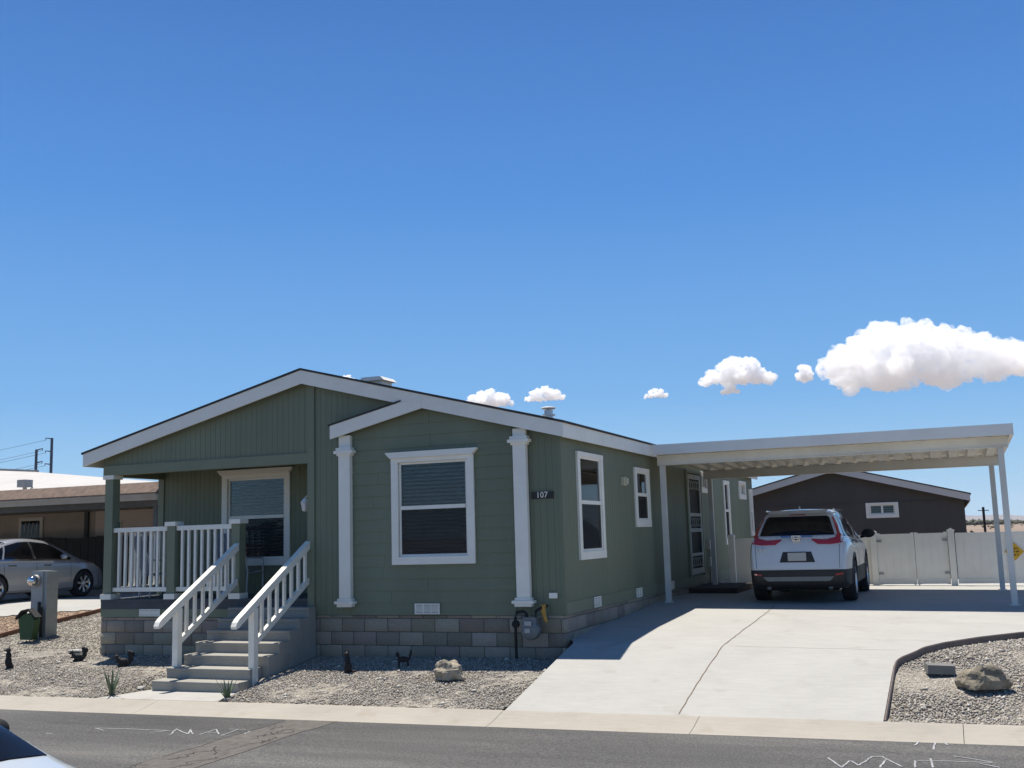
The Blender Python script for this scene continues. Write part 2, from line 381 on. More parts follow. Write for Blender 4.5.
def build_ground():
    # base terrain: one sheet to the horizon, kept below the built surfaces near the lot
    def base(X, Y):
        r = np.hypot(X, Y - 5)
        z = np.where(Y < -3.0, -.62, np.where(Y > 14, -.15, -.8))
        far = np.clip((r - 60) / 200, 0, 1)
        return z * (1 - far) + far * -.2 + (r > 60) * .25 * np.sin(X * .013) * np.cos(Y * .011)
    ax = np.unique(np.concatenate([np.arange(-40, 41, 2.), np.sign(np.linspace(-1, 1, 61)) * (40 + 7960 * np.abs(np.linspace(-1, 1, 61)) ** 3)]))
    ay = np.unique(np.concatenate([np.arange(-40, 41, 2.), np.sign(np.linspace(-1, 1, 61)) * (40 + 7960 * np.abs(np.linspace(-1, 1, 61)) ** 3)]))
    sheet('ground', ax, ay, base, 'desert')
    # road
    ys = np.concatenate([np.linspace(-34, -6, 12), np.linspace(-5.5, -3.06, 12)])
    sheet('road', np.linspace(-60, 60, 61), ys, lambda X, Y: zc(X) - .09 + 0 * Y, 'asphalt')
    # rolled gutter, in cast lengths with open joints
    joints = [-40, -21, -15.2, -9.2, -4.9, .12, 2.42, 5.05, 8.2, 11.3, 20, 40]
    mb = MB()
    for a, b in zip(joints, joints[1:]):
        n = max(1, int((b - a) / 2)); xs = np.linspace(a + .003, b - .003, n + 1)
        for p, q in zip(xs, xs[1:]):
            prof = [(-3.10, -.088), (-3.02, -.082), (-2.85, -.055), (-2.62, -.002), (-2.55, .004)]
            rows = []
            for x in (p, q):
                z = float(zc(x)); rows.append([mb.bm.verts.new((x, yy, z + dz)) for yy, dz in prof] + [mb.bm.verts.new((x, -2.55, z - .3)), mb.bm.verts.new((x, -3.10, z - .3))])
            k = len(rows[0])
            for i in range(k): mb.bm.faces.new((rows[0][i], rows[1][i], rows[1][(i + 1) % k], rows[0][(i + 1) % k]))
            if p == xs[0]: mb.bm.faces.new(rows[0])
            if q == xs[-1]: mb.bm.faces.new(rows[1][::-1])
    struct('gutter', mb, 'gutter')
    # yard gravel bed left of the driveway
    xs = np.arange(-11.85, .13, .08)
    sheet('gravel_yard', xs, np.arange(-2.55, .5, .08), lambda X, Y: G(np.minimum(X, -.01), Y) - .004 + .012 * np.sin(X * 2.1 + Y) * np.cos(Y * 3 - X), 'gravel', rough=.006)
    sheet('gravel_side_yard', np.arange(-11.85, -8.2, .12), np.arange(.42, 16, .2), lambda X, Y: G(X, Y) - .006, 'gravel', rough=.006)
    # tan gravel strip of the neighbour
    sheet('tan_gravel_strip', np.arange(-20, -11.86, .15), np.arange(-2.55, 8, .15), lambda X, Y: G(X, Y) - .004 - .03 * (Y > PADY(X) + .3), 'tan_gravel', rough=.004)
    # driveway
    ys = np.concatenate([np.linspace(-2.548, -.7, 12), np.linspace(-.66, 2.3, 40)])
    ruled('driveway', ys, lambda y: .12 + (-.12 if y > .2 else (-.12 * (y + .05) / .25 if y > -.05 else 0)), drive_right, slab_z, 'slab', 30)
    sheet('driveway_pad', np.linspace(0, 9.5, 30), np.linspace(2.3, 13.5, 40), slab_z, 'slab')
    # right gravel bed
    def rz(X, Y): return np.minimum(slab_z(X, Y) - .05, zc(X) + (.17 - zc(X)) * (Y + 2.55) / 2.55 - .05) + .012 * np.sin(X * 2.3) * np.cos(Y * 3)
    def rz2(X, Y):
        t = np.clip((Y + 2.55) / .5, 0, 1)
        return rz(X, Y) * t + (zc(X) - .005) * (1 - t)
    ruled('gravel_bed', np.arange(-2.55, 2.3, .07), lambda y: drive_right(y) + .01, lambda y: 11.0, rz2, 'gravel', 90)
    # slab edge joint along the gutter, control joints
    mb = MB()
    def strip(pts, w, zoff, zf):
        for p, q in zip(pts, pts[1:]):
            d = Vector((q[0] - p[0], q[1] - p[1], 0)).normalized(); n = Vector((-d.y, d.x, 0)) * w / 2
            vs = []
            for (x, y), s in ((p, -1), (p, 1), (q, 1), (q, -1)):
                X, Y = x + n.x * s, y + n.y * s
                vs.append(mb.bm.verts.new((X, Y, float(zf(np.array(X), np.array(Y))) + zoff)))
            mb.bm.faces.new(vs)
    cr = [(2.19 + random.uniform(-.007, .007) + .02 * math.sin(y), y) for y in np.arange(-2.5, 4.6, .16)]
    strip(cr, .013, .004, slab_z)
    struct('driveway_joint', mb, 'joint', kind='structure')
    mb = MB()
    strip([(x, -.02 + .012 * math.sin(x * 9)) for x in np.arange(2.25, 4.4, .15)], .008, .004, slab_z)
    strip([(x, 2.55 + .01 * math.sin(x * 7)) for x in np.arange(.9, 9.4, .3)], .008, .004, slab_z)
    struct('driveway_control_joint', mb, pm('faint joint', (.42, .40, .37), .9, var=.1), kind='structure')
    # brown edging of the right bed
    mb = MB(); pts = [(drive_right(y), y) for y in np.concatenate([np.linspace(-2.5, -.6, 10), np.linspace(-.5, 2.28, 30)])]
    rows = []
    for i, (x, y) in enumerate(pts):
        a = pts[max(0, i - 1)]; b = pts[min(len(pts) - 1, i + 1)]
        d = Vector((b[0] - a[0], b[1] - a[1], 0)).normalized(); n = Vector((d.y, -d.x, 0))
        zt = float(slab_z(np.array(x), np.array(y))) + float(np.interp(y, [-1.0, -.6], [-.012, .022]))
        rows.append([mb.bm.verts.new((x + n.x * k * .026, y + n.y * k * .026, z)) for k, z in ((0, zt), (.3, zt + .012), (.7, zt + .012), (1, zt), (1, zt - .2), (0, zt - .2))])
    for a, b in zip(rows, rows[1:]):
        for k in range(6): mb.bm.faces.new((a[k], b[k], b[(k + 1) % 6], a[(k + 1) % 6]))
    mb.bm.faces.new(rows[0]); mb.bm.faces.new(rows[-1][::-1])
    tag(struct('garden_edging', mb, 'edging', kind='thing'), 'dark brown curved edging strip between concrete driveway and right gravel bed', 'garden edging')
    # timber edging towards the neighbour
    mb = MB()
    ys = np.arange(-2.4, 8, .8)
    for a, b in zip(ys, ys[1:]):
        mb.bar((-11.87, a, g(-11.87, a) + .0), (-11.87, b, g(-11.87, b) + .0), .07, .16)
    tag(struct('timber_edging', mb, 'wood_edge', kind='thing'), 'low red brown timber edging between grey gravel and tan gravel', 'garden edging')
    # neighbour's concrete pad
    sheet('neighbour_driveway', np.arange(-30, -12.05, .15), np.arange(-2.55, 14, .15), lambda X, Y: G(X, Y) + .014, 'slab', keep=lambda x, y: y > PADY(x))
    # pad between steps and gutter
    mb = MB()
    vs = [mb.bm.verts.new((x, y, float(zc(x)) + dz)) for x, y, dz in ((-6.0, -2.549, .006), (-3.95, -2.549, .006), (-4.1, -1.6, .0), (-5.78, -1.6, .0))]
    mb.bm.faces.new(vs); struct('step_pad', mb, 'slab')
    # trench patch with cracks, spray marks
    def rz_(x, y): return float(zc(x)) - .09
    mb = MB()
    ly = np.linspace(-3.1, -12, 40)
    L = [(-2.48 + .03 * math.sin(y * 3) + random.uniform(-.02, .02), y) for y in ly]; Q = [(-1.80 + .03 * math.cos(y * 2.3) + random.uniform(-.02, .02), y) for y in ly]
    A = [mb.bm.verts.new((x, y, rz_(x, y) + .004)) for x, y in L]; B = [mb.bm.verts.new((x, y, rz_(x, y) + .004)) for x, y in Q]
    for i in range(len(A) - 1): mb.bm.faces.new((A[i], B[i], B[i + 1], A[i + 1]))
    struct('road_patch', mb, 'patch')
    mb = MB()
    def rstrip(pts, w, off=.008):
        strip(pts, w, off, lambda X, Y: zc(X) - .09)
    for k in range(40):
        x, y = -2.44 + random.uniform(0, .6), -3.3 - k * .12
        pts = [(x, y)]
        for _ in range(5): pts.append((pts[-1][0] + random.uniform(-.07, .07), pts[-1][1] - random.uniform(.02, .07)))
        rstrip(pts, random.uniform(.006, .014))
    pts = [(-2.47, -3.2)]
    while pts[-1][1] > -9: pts.append((-2.47 + random.uniform(-.03, .03), pts[-1][1] - .12))
    rstrip(pts, .010)
    struct('road_cracks', mb, 'crack')
    mb = MB()
    MARKS = [[(-4.552, -4.079), (-4.313, -4.187)], [(-4.552, -4.079), (-4.137, -4.034), (-3.759, -4.042), (-3.47, -4.038)], [(-3.624, -4.196), (-3.495, -4.043)], [(-3.264, -4.282), (-3.477, -3.909)], [(-3.465, -3.94), (-3.09, -4.187), (-3.278, -3.905)], [(-3.268, -3.935), (-3.03, -4.175)], [(-2.924, -4.185), (-2.968, -3.846)], [(-2.968, -3.846), (-2.718, -4.114)], [(-2.943, -4.039), (-2.813, -4.027)], [(-2.632, -4.189), (-2.685, -3.811)], [(-2.808, -3.815), (-2.588, -3.793)], [(-2.429, -4.027), (-2.49, -3.851)], [(4.611, -3.277), (4.674, -2.989), (4.752, -2.818)], [(4.752, -2.818), (4.844, -2.98), (4.908, -3.192)], [(4.761, -2.842), (4.792, -3.042), (4.789, -3.432)], [(3.903, -3.986), (3.997, -4.226), (4.062, -4.378)], [(4.062, -4.378), (4.102, -4.075), (4.194, -4.266)], [(4.194, -4.266), (4.236, -4.046), (4.274, -3.862)], [(4.257, -3.865), (4.376, -3.84)], [(4.37, -4.309), (4.4, -3.966)], [(4.359, -3.843), (4.454, -4.041), (4.545, -4.229)], [(4.641, -3.957), (4.651, -4.246)], [(4.771, -3.842), (4.794, -4.214)], [(4.666, -3.951), (4.887, -3.924), (5.089, -3.922), (5.272, -3.903)], [(4.952, -3.694), (5.075, -3.755), (5.265, -3.884)], [(5.168, -3.967), (5.245, -4.032), (5.32, -4.096)], [(-4.911, -4.478), (-4.807, -4.489)]]
    for s_ in MARKS:
        w = s_
        fine = []
        for a, b in zip(w, w[1:]):
            for k in range(4): fine.append((a[0] + (b[0] - a[0]) * k / 4 + random.uniform(-.006, .006), a[1] + (b[1] - a[1]) * k / 4 + random.uniform(-.006, .006)))
        fine.append(w[-1]); rstrip(fine, .017, .005)
    struct('road_marking', mb, 'spray')

# camera first: the paint strokes on the road are measured through it
RW = np.array([[0.909, 0, 0], [0, 0, 0], [0, 0, 0]])
def cam_axes():
    f = 1060.
    vx = -np.array([-2612., -228., -f]); vy = np.array([443., -139., -f])
    vx /= np.linalg.norm(vx); vy /= np.linalg.norm(vy)
    Y = vy - vy.dot(vx) * vx; Y /= np.linalg.norm(Y); Z = np.cross(vx, Y)
    return np.array([vx, Y, Z])
CAMROT = Matrix(cam_axes().tolist()); CAMLOC = Vector((5.131, -14.275, 1.65))
cam = bpy.data.cameras.new('camera'); co = bpy.data.objects.new('camera', cam); COL.objects.link(co)
cam.sensor_width = 36; cam.lens = 36 * 1060 / 1024; cam.clip_start = .1; cam.clip_end = 30000
co.matrix_world = Matrix.Translation(CAMLOC) @ CAMROT.to_4x4(); scene.camera = co

build_ground()

# ------------------------------------------------------------------ loose stones on the gravel beds
def stones(name, n, area, zf, pal, smin, smax, label=None):
    pts = []
    while len(pts) < n:
        x = rng.uniform(area[0], area[1], n); y = rng.uniform(area[2], area[3], n)
        ok = area[4](x, y); pts += list(zip(x[ok], y[ok]))
    P = np.array(pts[:n]); Z = zf(P[:, 0], P[:, 1])
    base = np.array([[1, 0, 0], [0, 1, 0], [-1, 0, 0], [0, -1, 0], [0, 0, 1], [0, 0, -1]], float)
    F = np.array([[0, 1, 4], [1, 2, 4], [2, 3, 4], [3, 0, 4], [1, 0, 5], [2, 1, 5], [3, 2, 5], [0, 3, 5]])
    V = base[None] * (1 + rng.uniform(-.35, .35, (n, 6, 1)))
    V = V + rng.uniform(-.25, .25, V.shape)
    sz = rng.uniform(smin, smax, (n, 1, 1)) ** 1.0
    a = rng.uniform(0, 2 * np.pi, n); c, s = np.cos(a), np.sin(a)
    V = V * sz * np.array([1.2, .85, .65])
    X = V[:, :, 0] * c[:, None] - V[:, :, 1] * s[:, None]; Y = V[:, :, 0] * s[:, None] + V[:, :, 1] * c[:, None]
    V = np.stack([X + P[:, None, 0], Y + P[:, None, 1], V[:, :, 2] + Z[:, None] + sz[:, :, 0] * .25], -1)
    col = np.array(pal)[rng.integers(0, len(pal), n)] * rng.uniform(.8, 1.15, (n, 1))
    T = np.repeat(np.concatenate([col, np.ones((n, 1))], 1)[:, None], 6, 1).reshape(-1, 4)
    FF = (F[None] + np.arange(n)[:, None, None] * 6).reshape(-1, 3)
    o = np_mesh(name, V.reshape(-1, 3), FF, 'stone', False, T); o['kind'] = 'stuff'
    return o
PAL = [(0.368, 0.329, 0.281), (0.232, 0.212, 0.184), (0.426, 0.396, 0.339), (0.309, 0.271, 0.223), (0.503, 0.474, 0.417), (0.251, 0.212, 0.175), (0.396, 0.358, 0.290), (0.329, 0.300, 0.271)]
off_steps = lambda x, y: ~((x > -6.0 + (y + 2.5) * .25) & (x < -4.0) & (y < .1))
stones('loose_gravel', 52000, (-11.8, .08, -2.5, -.02, off_steps), lambda x, y: G(np.minimum(x, -.01), y), PAL, .008, .0165)
stones('loose_gravel', 7000, (-11.8, -8.5, 0, 4.5, lambda x, y: x < 99), G, PAL, .009, .018)
stones('loose_gravel', 42000, (4.36, 10.9, -2.5, 1.9, lambda x, y: x > np.interp(y, DBY, DBX) + .05),
       lambda X, Y: np.minimum(slab_z(X, Y) - .05, zc(X) + (.17 - zc(X)) * (Y + 2.55) / 2.55 - .05) * np.clip((Y + 2.55) / .5, 0, 1) + (zc(X) - .005) * (1 - np.clip((Y + 2.55) / .5, 0, 1)), PAL, .010, .020)
stones('loose_gravel', 260, (-11.8, .0, -2.5, -.1, off_steps), lambda x, y: G(np.minimum(x, -.01), y), [(.50, .46, .39), (.36, .33, .28), (.30, .25, .2)], .022, .042)
stones('loose_gravel', 90, (4.5, 7, -2.4, .8, lambda x, y: x > np.interp(y, DBY, DBX) + .1), lambda X, Y: np.minimum(slab_z(X, Y) - .05, zc(X) + (.17 - zc(X)) * (Y + 2.55) / 2.55 - .05), [(.50, .46, .39), (.36, .33, .28)], .022, .045)
stones('loose_tan_gravel', 4500, (-15, -11.95, .5, 4.0, lambda x, y: y < PADY(x)), G, [(.42, .30, .2), (.3, .21, .145), (.47, .37, .27)], .009, .018)

# ------------------------------------------------------------------ the green home
HX0, HY1, SB = -8.36, 15.7, .53          # left end, back, bottom of siding
SL = .2465                                # roof pitch
PEAKX, PEAKZ = -4.26, 4.35
def rake(x): return PEAKZ - SL * (PEAKX - x) if x < PEAKX else PEAKZ - .2575 * (x - PEAKX)
home = root('manufactured_home', (-4.2, 0, 0), 'sage green single storey home with white trim, front porch and low gable roof', 'house')

def cells(x0, x1, z0, z1, holes, cuts):
    """rectangles covering [x0,x1]x[z0,z1] minus the holes, split at cuts"""
    xs = sorted({x0, x1, *[c for c in cuts if x0 < c < x1], *[h[i] for h in holes for i in (0, 1) if x0 < h[i] < x1]})
    out = []
    for a, b in zip(xs, xs[1:]):
        m = (a + b) / 2; seg = [(z0, z1)]
        for h in holes:
            if h[0] < m < h[1]:
                ns = []
                for p, q in seg:
                    if h[3] <= p or h[2] >= q: ns.append((p, q)); continue
                    if h[2] > p: ns.append((p, h[2]))
                    if h[3] < q: ns.append((h[3], q))
                seg = ns
        out += [(a, b, p, q) for p, q in seg]
    return out

def grooved(axis, pos, out, x0, x1, z0, z1, holes=(), gap=.1016, gw=.007, th=.016, mb=None, start=None):
    """vertical panel siding: flat boards with real grooves, on plane `axis`=pos, facing `out` (+1/-1)"""
    mb = mb or MB()
    cuts = []; s = (start if start is not None else x0) + gap
    while s < x1: cuts += [s - gw / 2, s + gw / 2]; s += gap
    for a, b, p, q in cells(x0, x1, z0, z1, holes, cuts):
        groove = any(abs((a + b) / 2 - (cuts[i] + cuts[i + 1]) / 2) < 1e-4 and (b - a) < gw * 1.1 for i in range(0, len(cuts), 2))
        d = -th * .22 if groove else 0.
        lo, hi = sorted((pos + out * d, pos - out * th * 2))
        if axis == 'y': mb.box(a, b, lo, hi, p, q)
        else: mb.box(lo, hi, a, b, p, q)
    return mb

WF = [(-2.60, -1.455, 1.385, 2.80)]
# front walls
mb = grooved('y', 0, -1, HX0, -4.2, 2.97, 4.6, start=HX0)                      # gable over the porch
mb.clip((PEAKX, 0, PEAKZ - .12), (-SL, 0, 1)); mb.clip((PEAKX, 0, PEAKZ - .12), (.2575, 0, 1))
put('gable_wall', mb, 'siding', home)
for a_, b_ in ((-4.2, -3.43), (-.73, 0)):
    mb = grooved('y', 0, -1, a_, b_, SB, 4.6); mb.clip((PEAKX, 0, PEAKZ - .12), (.2575, 0, 1)); put('front_wall', mb, 'siding', home)
mb = MB()                                                                        # plain strip over the bay up to the main rake
mb.box(-3.43, -.73, .0, .03, SB, 4.6)
mb2 = MB()
for a, b, p, q in cells(-3.43, -.73, SB, 4.6, WF, []): mb2.box(a, b, 0, .03, p, q)
mb2.clip((PEAKX, 0, PEAKZ - .12), (.2575, 0, 1)); put('sheathing', mb2, 'siding', home)
# lap siding of the bay
mb = MB(); z = SB; CO = .178
while z < 3.85:
    jn = -3.43 + random.uniform(.3, 2.4)
    for a, b, p, q in cells(-3.43, -.73, z, z + CO, WF, [jn - .0015, jn + .0015]):
        if b - a < .004: continue
        y0 = -.013 - .0125 * (1 - (p - z) / CO); y1 = -.013 - .0125 * (1 - (q - z) / CO)
        mb.prism([(y0, p), (y1, q), (-.001, q), (-.001, p)], 'x', a, b)
    z += CO
mb.clip((-2.12, 0, 3.58 + .1), (.2575, 0, 1)); mb.clip((-2.12, 0, 3.58 + .1), (-.225, 0, 1))
put('lap_siding', mb, 'siding', home)
# porch beam, corner boards
mb = MB(); mb.box(HX0, -4.225, -.028, -.002, 2.88, 3.04); mb.box(HX0, -4.225, .0, .13, 2.88, 2.965); put('porch_beam', mb, 'siding_trim', home)
mb = MB(); mb.box(-4.225, -4.10, -.030, -.001, SB, 4.18); put('corner_board', mb, 'siding_trim', home)
mb = MB(); mb.box(-.045, .004, -.010, -.001, SB, 3.1); mb.box(.0005, .009, -.0005, .045, SB, 3.1); put('corner_board', mb, 'siding', home)
# right side wall
SW = [(.79, 1.80, 1.39, 2.81), (3.88, 4.60, 1.86, 2.72), (7.75, 8.98, .72, 2.86), (9.1, 9.66, 2.58, 2.90), (11.66, 12.16, 1.4, 2.78), (13.75, 14.45, 2.55, 2.84), (15.2, 15.45, 1.56, 2.68)]
mb = grooved('x', 0, 1, 0, HY1, SB, 3.2, holes=SW); put('side_wall', mb, 'siding', home)
mb = MB(); mb.box(.001, .012, .046, HY1, SB, SB + .17); put('skirt_board', mb, 'siding_trim', home)
# left side and back
mb = grooved('x', HX0, -1, 1.4, HY1, SB, 3.2, gap=.4); mb.box(HX0, 0, HY1 - .03, HY1, SB, 3.2); put('rear_wall', mb, 'siding', home)
# porch recess
PW = [(-6.83, -5.62, 1.38, 2.80)]
mb = grooved('y', 1.4, -1, HX0, -4.2, .78, 2.984, holes=PW); put('porch_wall', mb, 'siding', home)
mb = MB(); mb.box(HX0 - .003, HX0 + .11, 1.375, 1.402, .78, 2.9); mb.box(HX0 - .024, HX0 - .001, 1.385, 1.5, .53, 3.1); put('corner_board', mb, 'siding_trim', home)
mb = grooved('x', -4.2, -1, .03, 1.4, .78, 2.984); put('porch_wall', mb, 'siding', home)
mb = MB(); mb.box(HX0, -4.2, .131, 1.39, 2.985, 3.0); mb.box(HX0, HX0 + .12, .131, 1.39, 2.86, 2.984); put('porch_ceiling', mb, 'siding', home)
mb = MB(); mb.box(HX0 + .002, -4.19, -.02, 1.4, .735, .78); put('porch_floor', mb, 'deck', home)
mb = MB(); mb.box(HX0, -4.15, -.012, .03, .62, .733); mb.box(HX0, HX0 + .03, .031, 1.39, .62, .733); put('deck_rim', mb, 'deck', home)
mb = MB(); mb.box(HX0, -4.15, -.006, .02, SB - .04, .619); put('skirt_board', mb, 'siding_trim', home)
# inside, so the rooms behind the glass are dark
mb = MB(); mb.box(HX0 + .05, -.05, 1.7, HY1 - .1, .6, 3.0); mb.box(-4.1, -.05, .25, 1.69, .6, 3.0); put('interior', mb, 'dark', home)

# roof
roof = MB()
def slope(mb, x0, z0, x1, z1, ya, yb, t0, t1):
    """slab lying between heights z+t0 and z+t1 along x0..x1"""
    mb.prism([(x0, z0 + t0), (x1, z1 + t0), (x1, z1 + t1), (x0, z0 + t1)], 'y', ya, yb)
slope(roof, -8.72, rake(-8.72), PEAKX, PEAKZ, -.185, 16.0, .002, .035)
slope(roof, PEAKX, PEAKZ, .14, rake(.14), -.185, 16.0, .002, .035)
rf = put('roof', roof, 'shingle', home)
soff = MB(); slope(soff, -8.66, rake(-8.66), PEAKX, PEAKZ, -.14, 15.97, -.05, 0); slope(soff, PEAKX, PEAKZ, .09, rake(.09), -.14, 15.97, -.05, 0)
put('roof_deck', soff, 'siding_trim', home)
mb = MB(); W_ = .215
mb.prism([(-8.69, rake(-8.69) - W_), (PEAKX, PEAKZ - W_), (PEAKX, PEAKZ), (-8.69, rake(-8.69))], 'y', -.17, -.142); put('rake_board', mb, 'white', home)
mb = MB(); mb.prism([(PEAKX + .001, PEAKZ - W_), (.12, rake(.12) - W_ + .01), (.12, rake(.12)), (PEAKX + .001, PEAKZ)], 'y', -.17, -.142); put('rake_board', mb, 'white', home)
mb = MB(); mb.box(.092, .12, -.141, 16.0, rake(.12) - W_ + .01, rake(.12)); put('eave_fascia', mb, 'white', home)
mb = MB(); mb.box(-8.69, -8.662, -.141, 16.0, rake(-8.69) - W_, rake(-8.69)); put('eave_fascia', mb, 'white', home)
mb = MB(); mb.box(.0, .091, -.13, 15.95, 3.06, 3.075); put('soffit', mb, 'siding_trim', home)
# small gable over the bay
DX, DZ = -2.12, 3.792
mb = MB(); mb.prism([(-3.72, DZ - .234 * 1.6 - .2), (DX, DZ - .203), (DX, DZ - .06), (-2.49, 3.70), (-3.72, DZ - .234 * 1.6 + .005)], 'y', -.176, -.1725)
mb.prism([(-3.72, DZ - .234 * 1.6 - .2), (DX, DZ - .203), (DX, DZ - .06), (-2.49, 3.70), (-3.72, DZ - .234 * 1.6 + .005)], 'y', -.172, -.146)
put('bay_rake_board', mb, 'white', home)
mb = MB(); mb.prism([(-3.75, DZ - .234 * 1.63 + .008), (-2.47, 3.712), (-2.47, 3.735), (-3.75, DZ - .234 * 1.63 + .034)], 'y', -.19, -.002); put('bay_roof', mb, 'shingle', home)
# roof fittings
def roof_z(x): return rake(x) + .03
mb = MB()
x, y = -3.58, 1.1; z = roof_z(x); mb.box(x - .17, x + .17, y - .17, y + .17, z - .06, z + .05); mb.prism([(x - .24, z + .05), (x + .24, z + .05), (x + .17, z + .115), (x - .17, z + .115)], 'y', y - .23, y + .23)
put('roof_vent', mb, 'white', home)
mb = MB(); x, y = -1.28, 3.05; z = roof_z(x); mb.lathe([(.17, z - .04), (.15, z + .04), (.08, z + .05), (.075, z + .2)], (x, y, 0)); mb.lathe([(.12, z + .22), (.13, z + .235), (.12, z + .25), (.075, z + .26)], (x, y, 0)); mb.lathe([(.12, z + .1), (.12, z + .12)], (x, y, 0)); mb.tube([(x, y, z + .2), (x, y, z + .23)], .03)
put('flue_cap', mb, 'carport_fascia', home)
mb = MB(); x, y = -1.62, 3.1; z = roof_z(x); mb.lathe([(.14, z - .05), (.13, z + .03), (.10, z + .05)], (x, y, 0)); put('roof_vent', mb, 'white', home)

# windows -------------------------------------------------------------------
def window(axis, pos, out, x0, x1, z0, z1, parent, fl=0., head=True, tw=.115, mid=True, screen=True, blinds=True, sill=True, wide_ends=0., lean=0., pair=False, name='window'):
    """x0..z1 = the glass opening. Trim, sash, blind, glass on a wall plane"""
    def bx(mb, a, b, d0, d1, p, q):     # d = distance out of the wall
        lo, hi = sorted((pos + out * d0, pos + out * d1))
        if axis == 'y': mb.box(a, b, lo, hi, p, q)
        else: mb.box(lo, hi, a, b, p, q)
    mb = MB(); e = wide_ends
    bx(mb, x0 - tw - e, x0, .001, .034, z0 + .0005, z1 - .0005); bx(mb, x1, x1 + tw + e, .001, .034, z0 + .0005, z1 - .0005)
    bx(mb, x0 - tw - e, x1 + tw + e, .001, .037, z1 + .0, z1 + tw * .55)
    bx(mb, x0 - tw - e, x1 + tw + e, .001, .037, z0 - tw, z0 - .0)
    w = put(name, mb, 'white', parent)
    if head:
        mb = MB(); a, b, zt = x0 - tw, x1 + tw, z1 + tw * .55 + .001
        pr = [(a, zt), (b, zt), (b + .075, zt + .075), (b + .075, zt + .09), (a - .075, zt + .09), (a - .075, zt + .075)]
        if axis == 'y': mb.prism(pr, 'y', *sorted((pos + out * .001, pos + out * .075)))
        else: mb.prism(pr, 'x', *sorted((pos + out * .001, pos + out * .075)))
        sub = put('window_head', mb, 'white', w)
    # sash frame, set back
    zm = (z0 + z1) / 2 + .02; s = .035
    mb = MB()
    for a, b, p, q in ((x0, x0 + s, z0, z1), (x1 - s, x1, z0, z1), (x0 + s, x1 - s, z0, z0 + s), (x0 + s, x1 - s, z1 - s, z1)): bx(mb, a, b, -.05 + fl, -.008 + fl, p, q)
    if mid: bx(mb, x0 + s, x1 - s, -.045 + fl, .012 + fl, zm - .028, zm + .028)
    if pair: bx(mb, (x0 + x1) / 2 - .03, (x0 + x1) / 2 + .03, -.045, .004, z0 + s, z1 - s)
    put('sash', mb, 'white', w)
    mb = MB(); bx(mb, x0 + s, x1 - s, -.028 + fl, -.024 + fl, z0 + s, z1 - s); put('glass_pane', mb, 'glass', w)
    if screen:
        mb = MB(); bx(mb, x0 + s, x1 - s, -.013 + fl, -.012 + fl, z0 + s, (zm - .028) if mid else z1 - s); put('insect_screen', mb, 'screen', w)
    mb = MB()
    if blinds:
        z = z0 + .03
        while z < z1 - .03:
            t = .030
            if axis == 'y':
                ya = pos - out * .062; yb = pos - out * .095
                mb.prism([(ya, z), (yb, z + t), (yb, z + t + .006), (ya, z + .006)], 'x', x0 + .01, x1 - .01)
            else:
                ya = pos - out * (.045 - fl); yb = pos - out * (.078 - fl)
                mb.prism([(ya, z), (yb, z + t), (yb, z + t + .003), (ya, z + .003)], 'y', x0 + .01, x1 - .01)
            z += .058
        put('blind', mb, 'blind', w)
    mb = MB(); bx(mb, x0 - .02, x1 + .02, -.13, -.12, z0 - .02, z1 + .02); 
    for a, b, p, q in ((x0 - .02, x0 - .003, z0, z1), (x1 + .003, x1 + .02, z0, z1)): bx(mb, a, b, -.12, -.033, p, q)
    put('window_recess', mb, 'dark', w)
    return w
window('y', -.028, -1, *WF[0], home)
window('y', 1.4, -1, *PW[0], home)
window('x', 0, 1, *SW[0], home, head=False, tw=.12, fl=.022)
window('x', 0, 1, *SW[1], home, head=False, tw=.12, fl=.022)
window('x', 0, 1, *SW[3], home, head=False, tw=.1, mid=False, screen=False, blinds=False, pair=True)
window('x', 0, 1, *SW[4], home, head=False, tw=.11, fl=.022)
window('x', 0, 1, *SW[5], home, head=False, tw=.12, mid=False, screen=False, blinds=False, pair=True)
window('x', 0, 1, *SW[6], home, head=False, tw=.10, fl=.022)
# side door with scroll screen door
mb = MB()
mb.box(.001, .04, 7.63, 7.75, .7, 2.93); mb.box(.001, .04, 8.98, 9.08, .7, 2.93); mb.box(.001, .043, 7.75, 8.98, 2.86, 2.93)
door = put('side_door', mb, 'siding_trim', home)
mb = MB(); mb.box(-.06, -.04, 7.75, 8.98, .72, 2.86); put('door_leaf', mb, 'door_grey', door)
mb = MB()
for a, b, p, q in ((7.78, 7.87, .74, 2.84), (8.87, 8.96, .74, 2.84), (7.87, 8.87, .74, .86), (7.87, 8.87, 2.74, 2.84), (7.87, 8.87, 1.62, 1.70), (7.87, 8.87, 1.95, 2.02), (7.87, 8.87, 1.12, 1.18)): mb.box(.0, .03, a, b, p, q)
for (zz0, zz1) in ((.88, 1.1), (1.72, 1.93), (2.5, 2.72)):
    for k in range(5):
        yc = 7.97 + k * .2; zc_ = (zz0 + zz1) / 2
        mb.tube([(.015, yc + .085 * math.cos(t), zc_ + .09 * math.sin(t)) for t in np.linspace(0, 6.28, 13)], .009, 5, False)
put('screen_door', mb, 'door_grey', door)
mb = MB(); mb.box(.008, .010, 7.87, 8.87, .86, 2.74); put('door_screen', mb, 'screen', door)

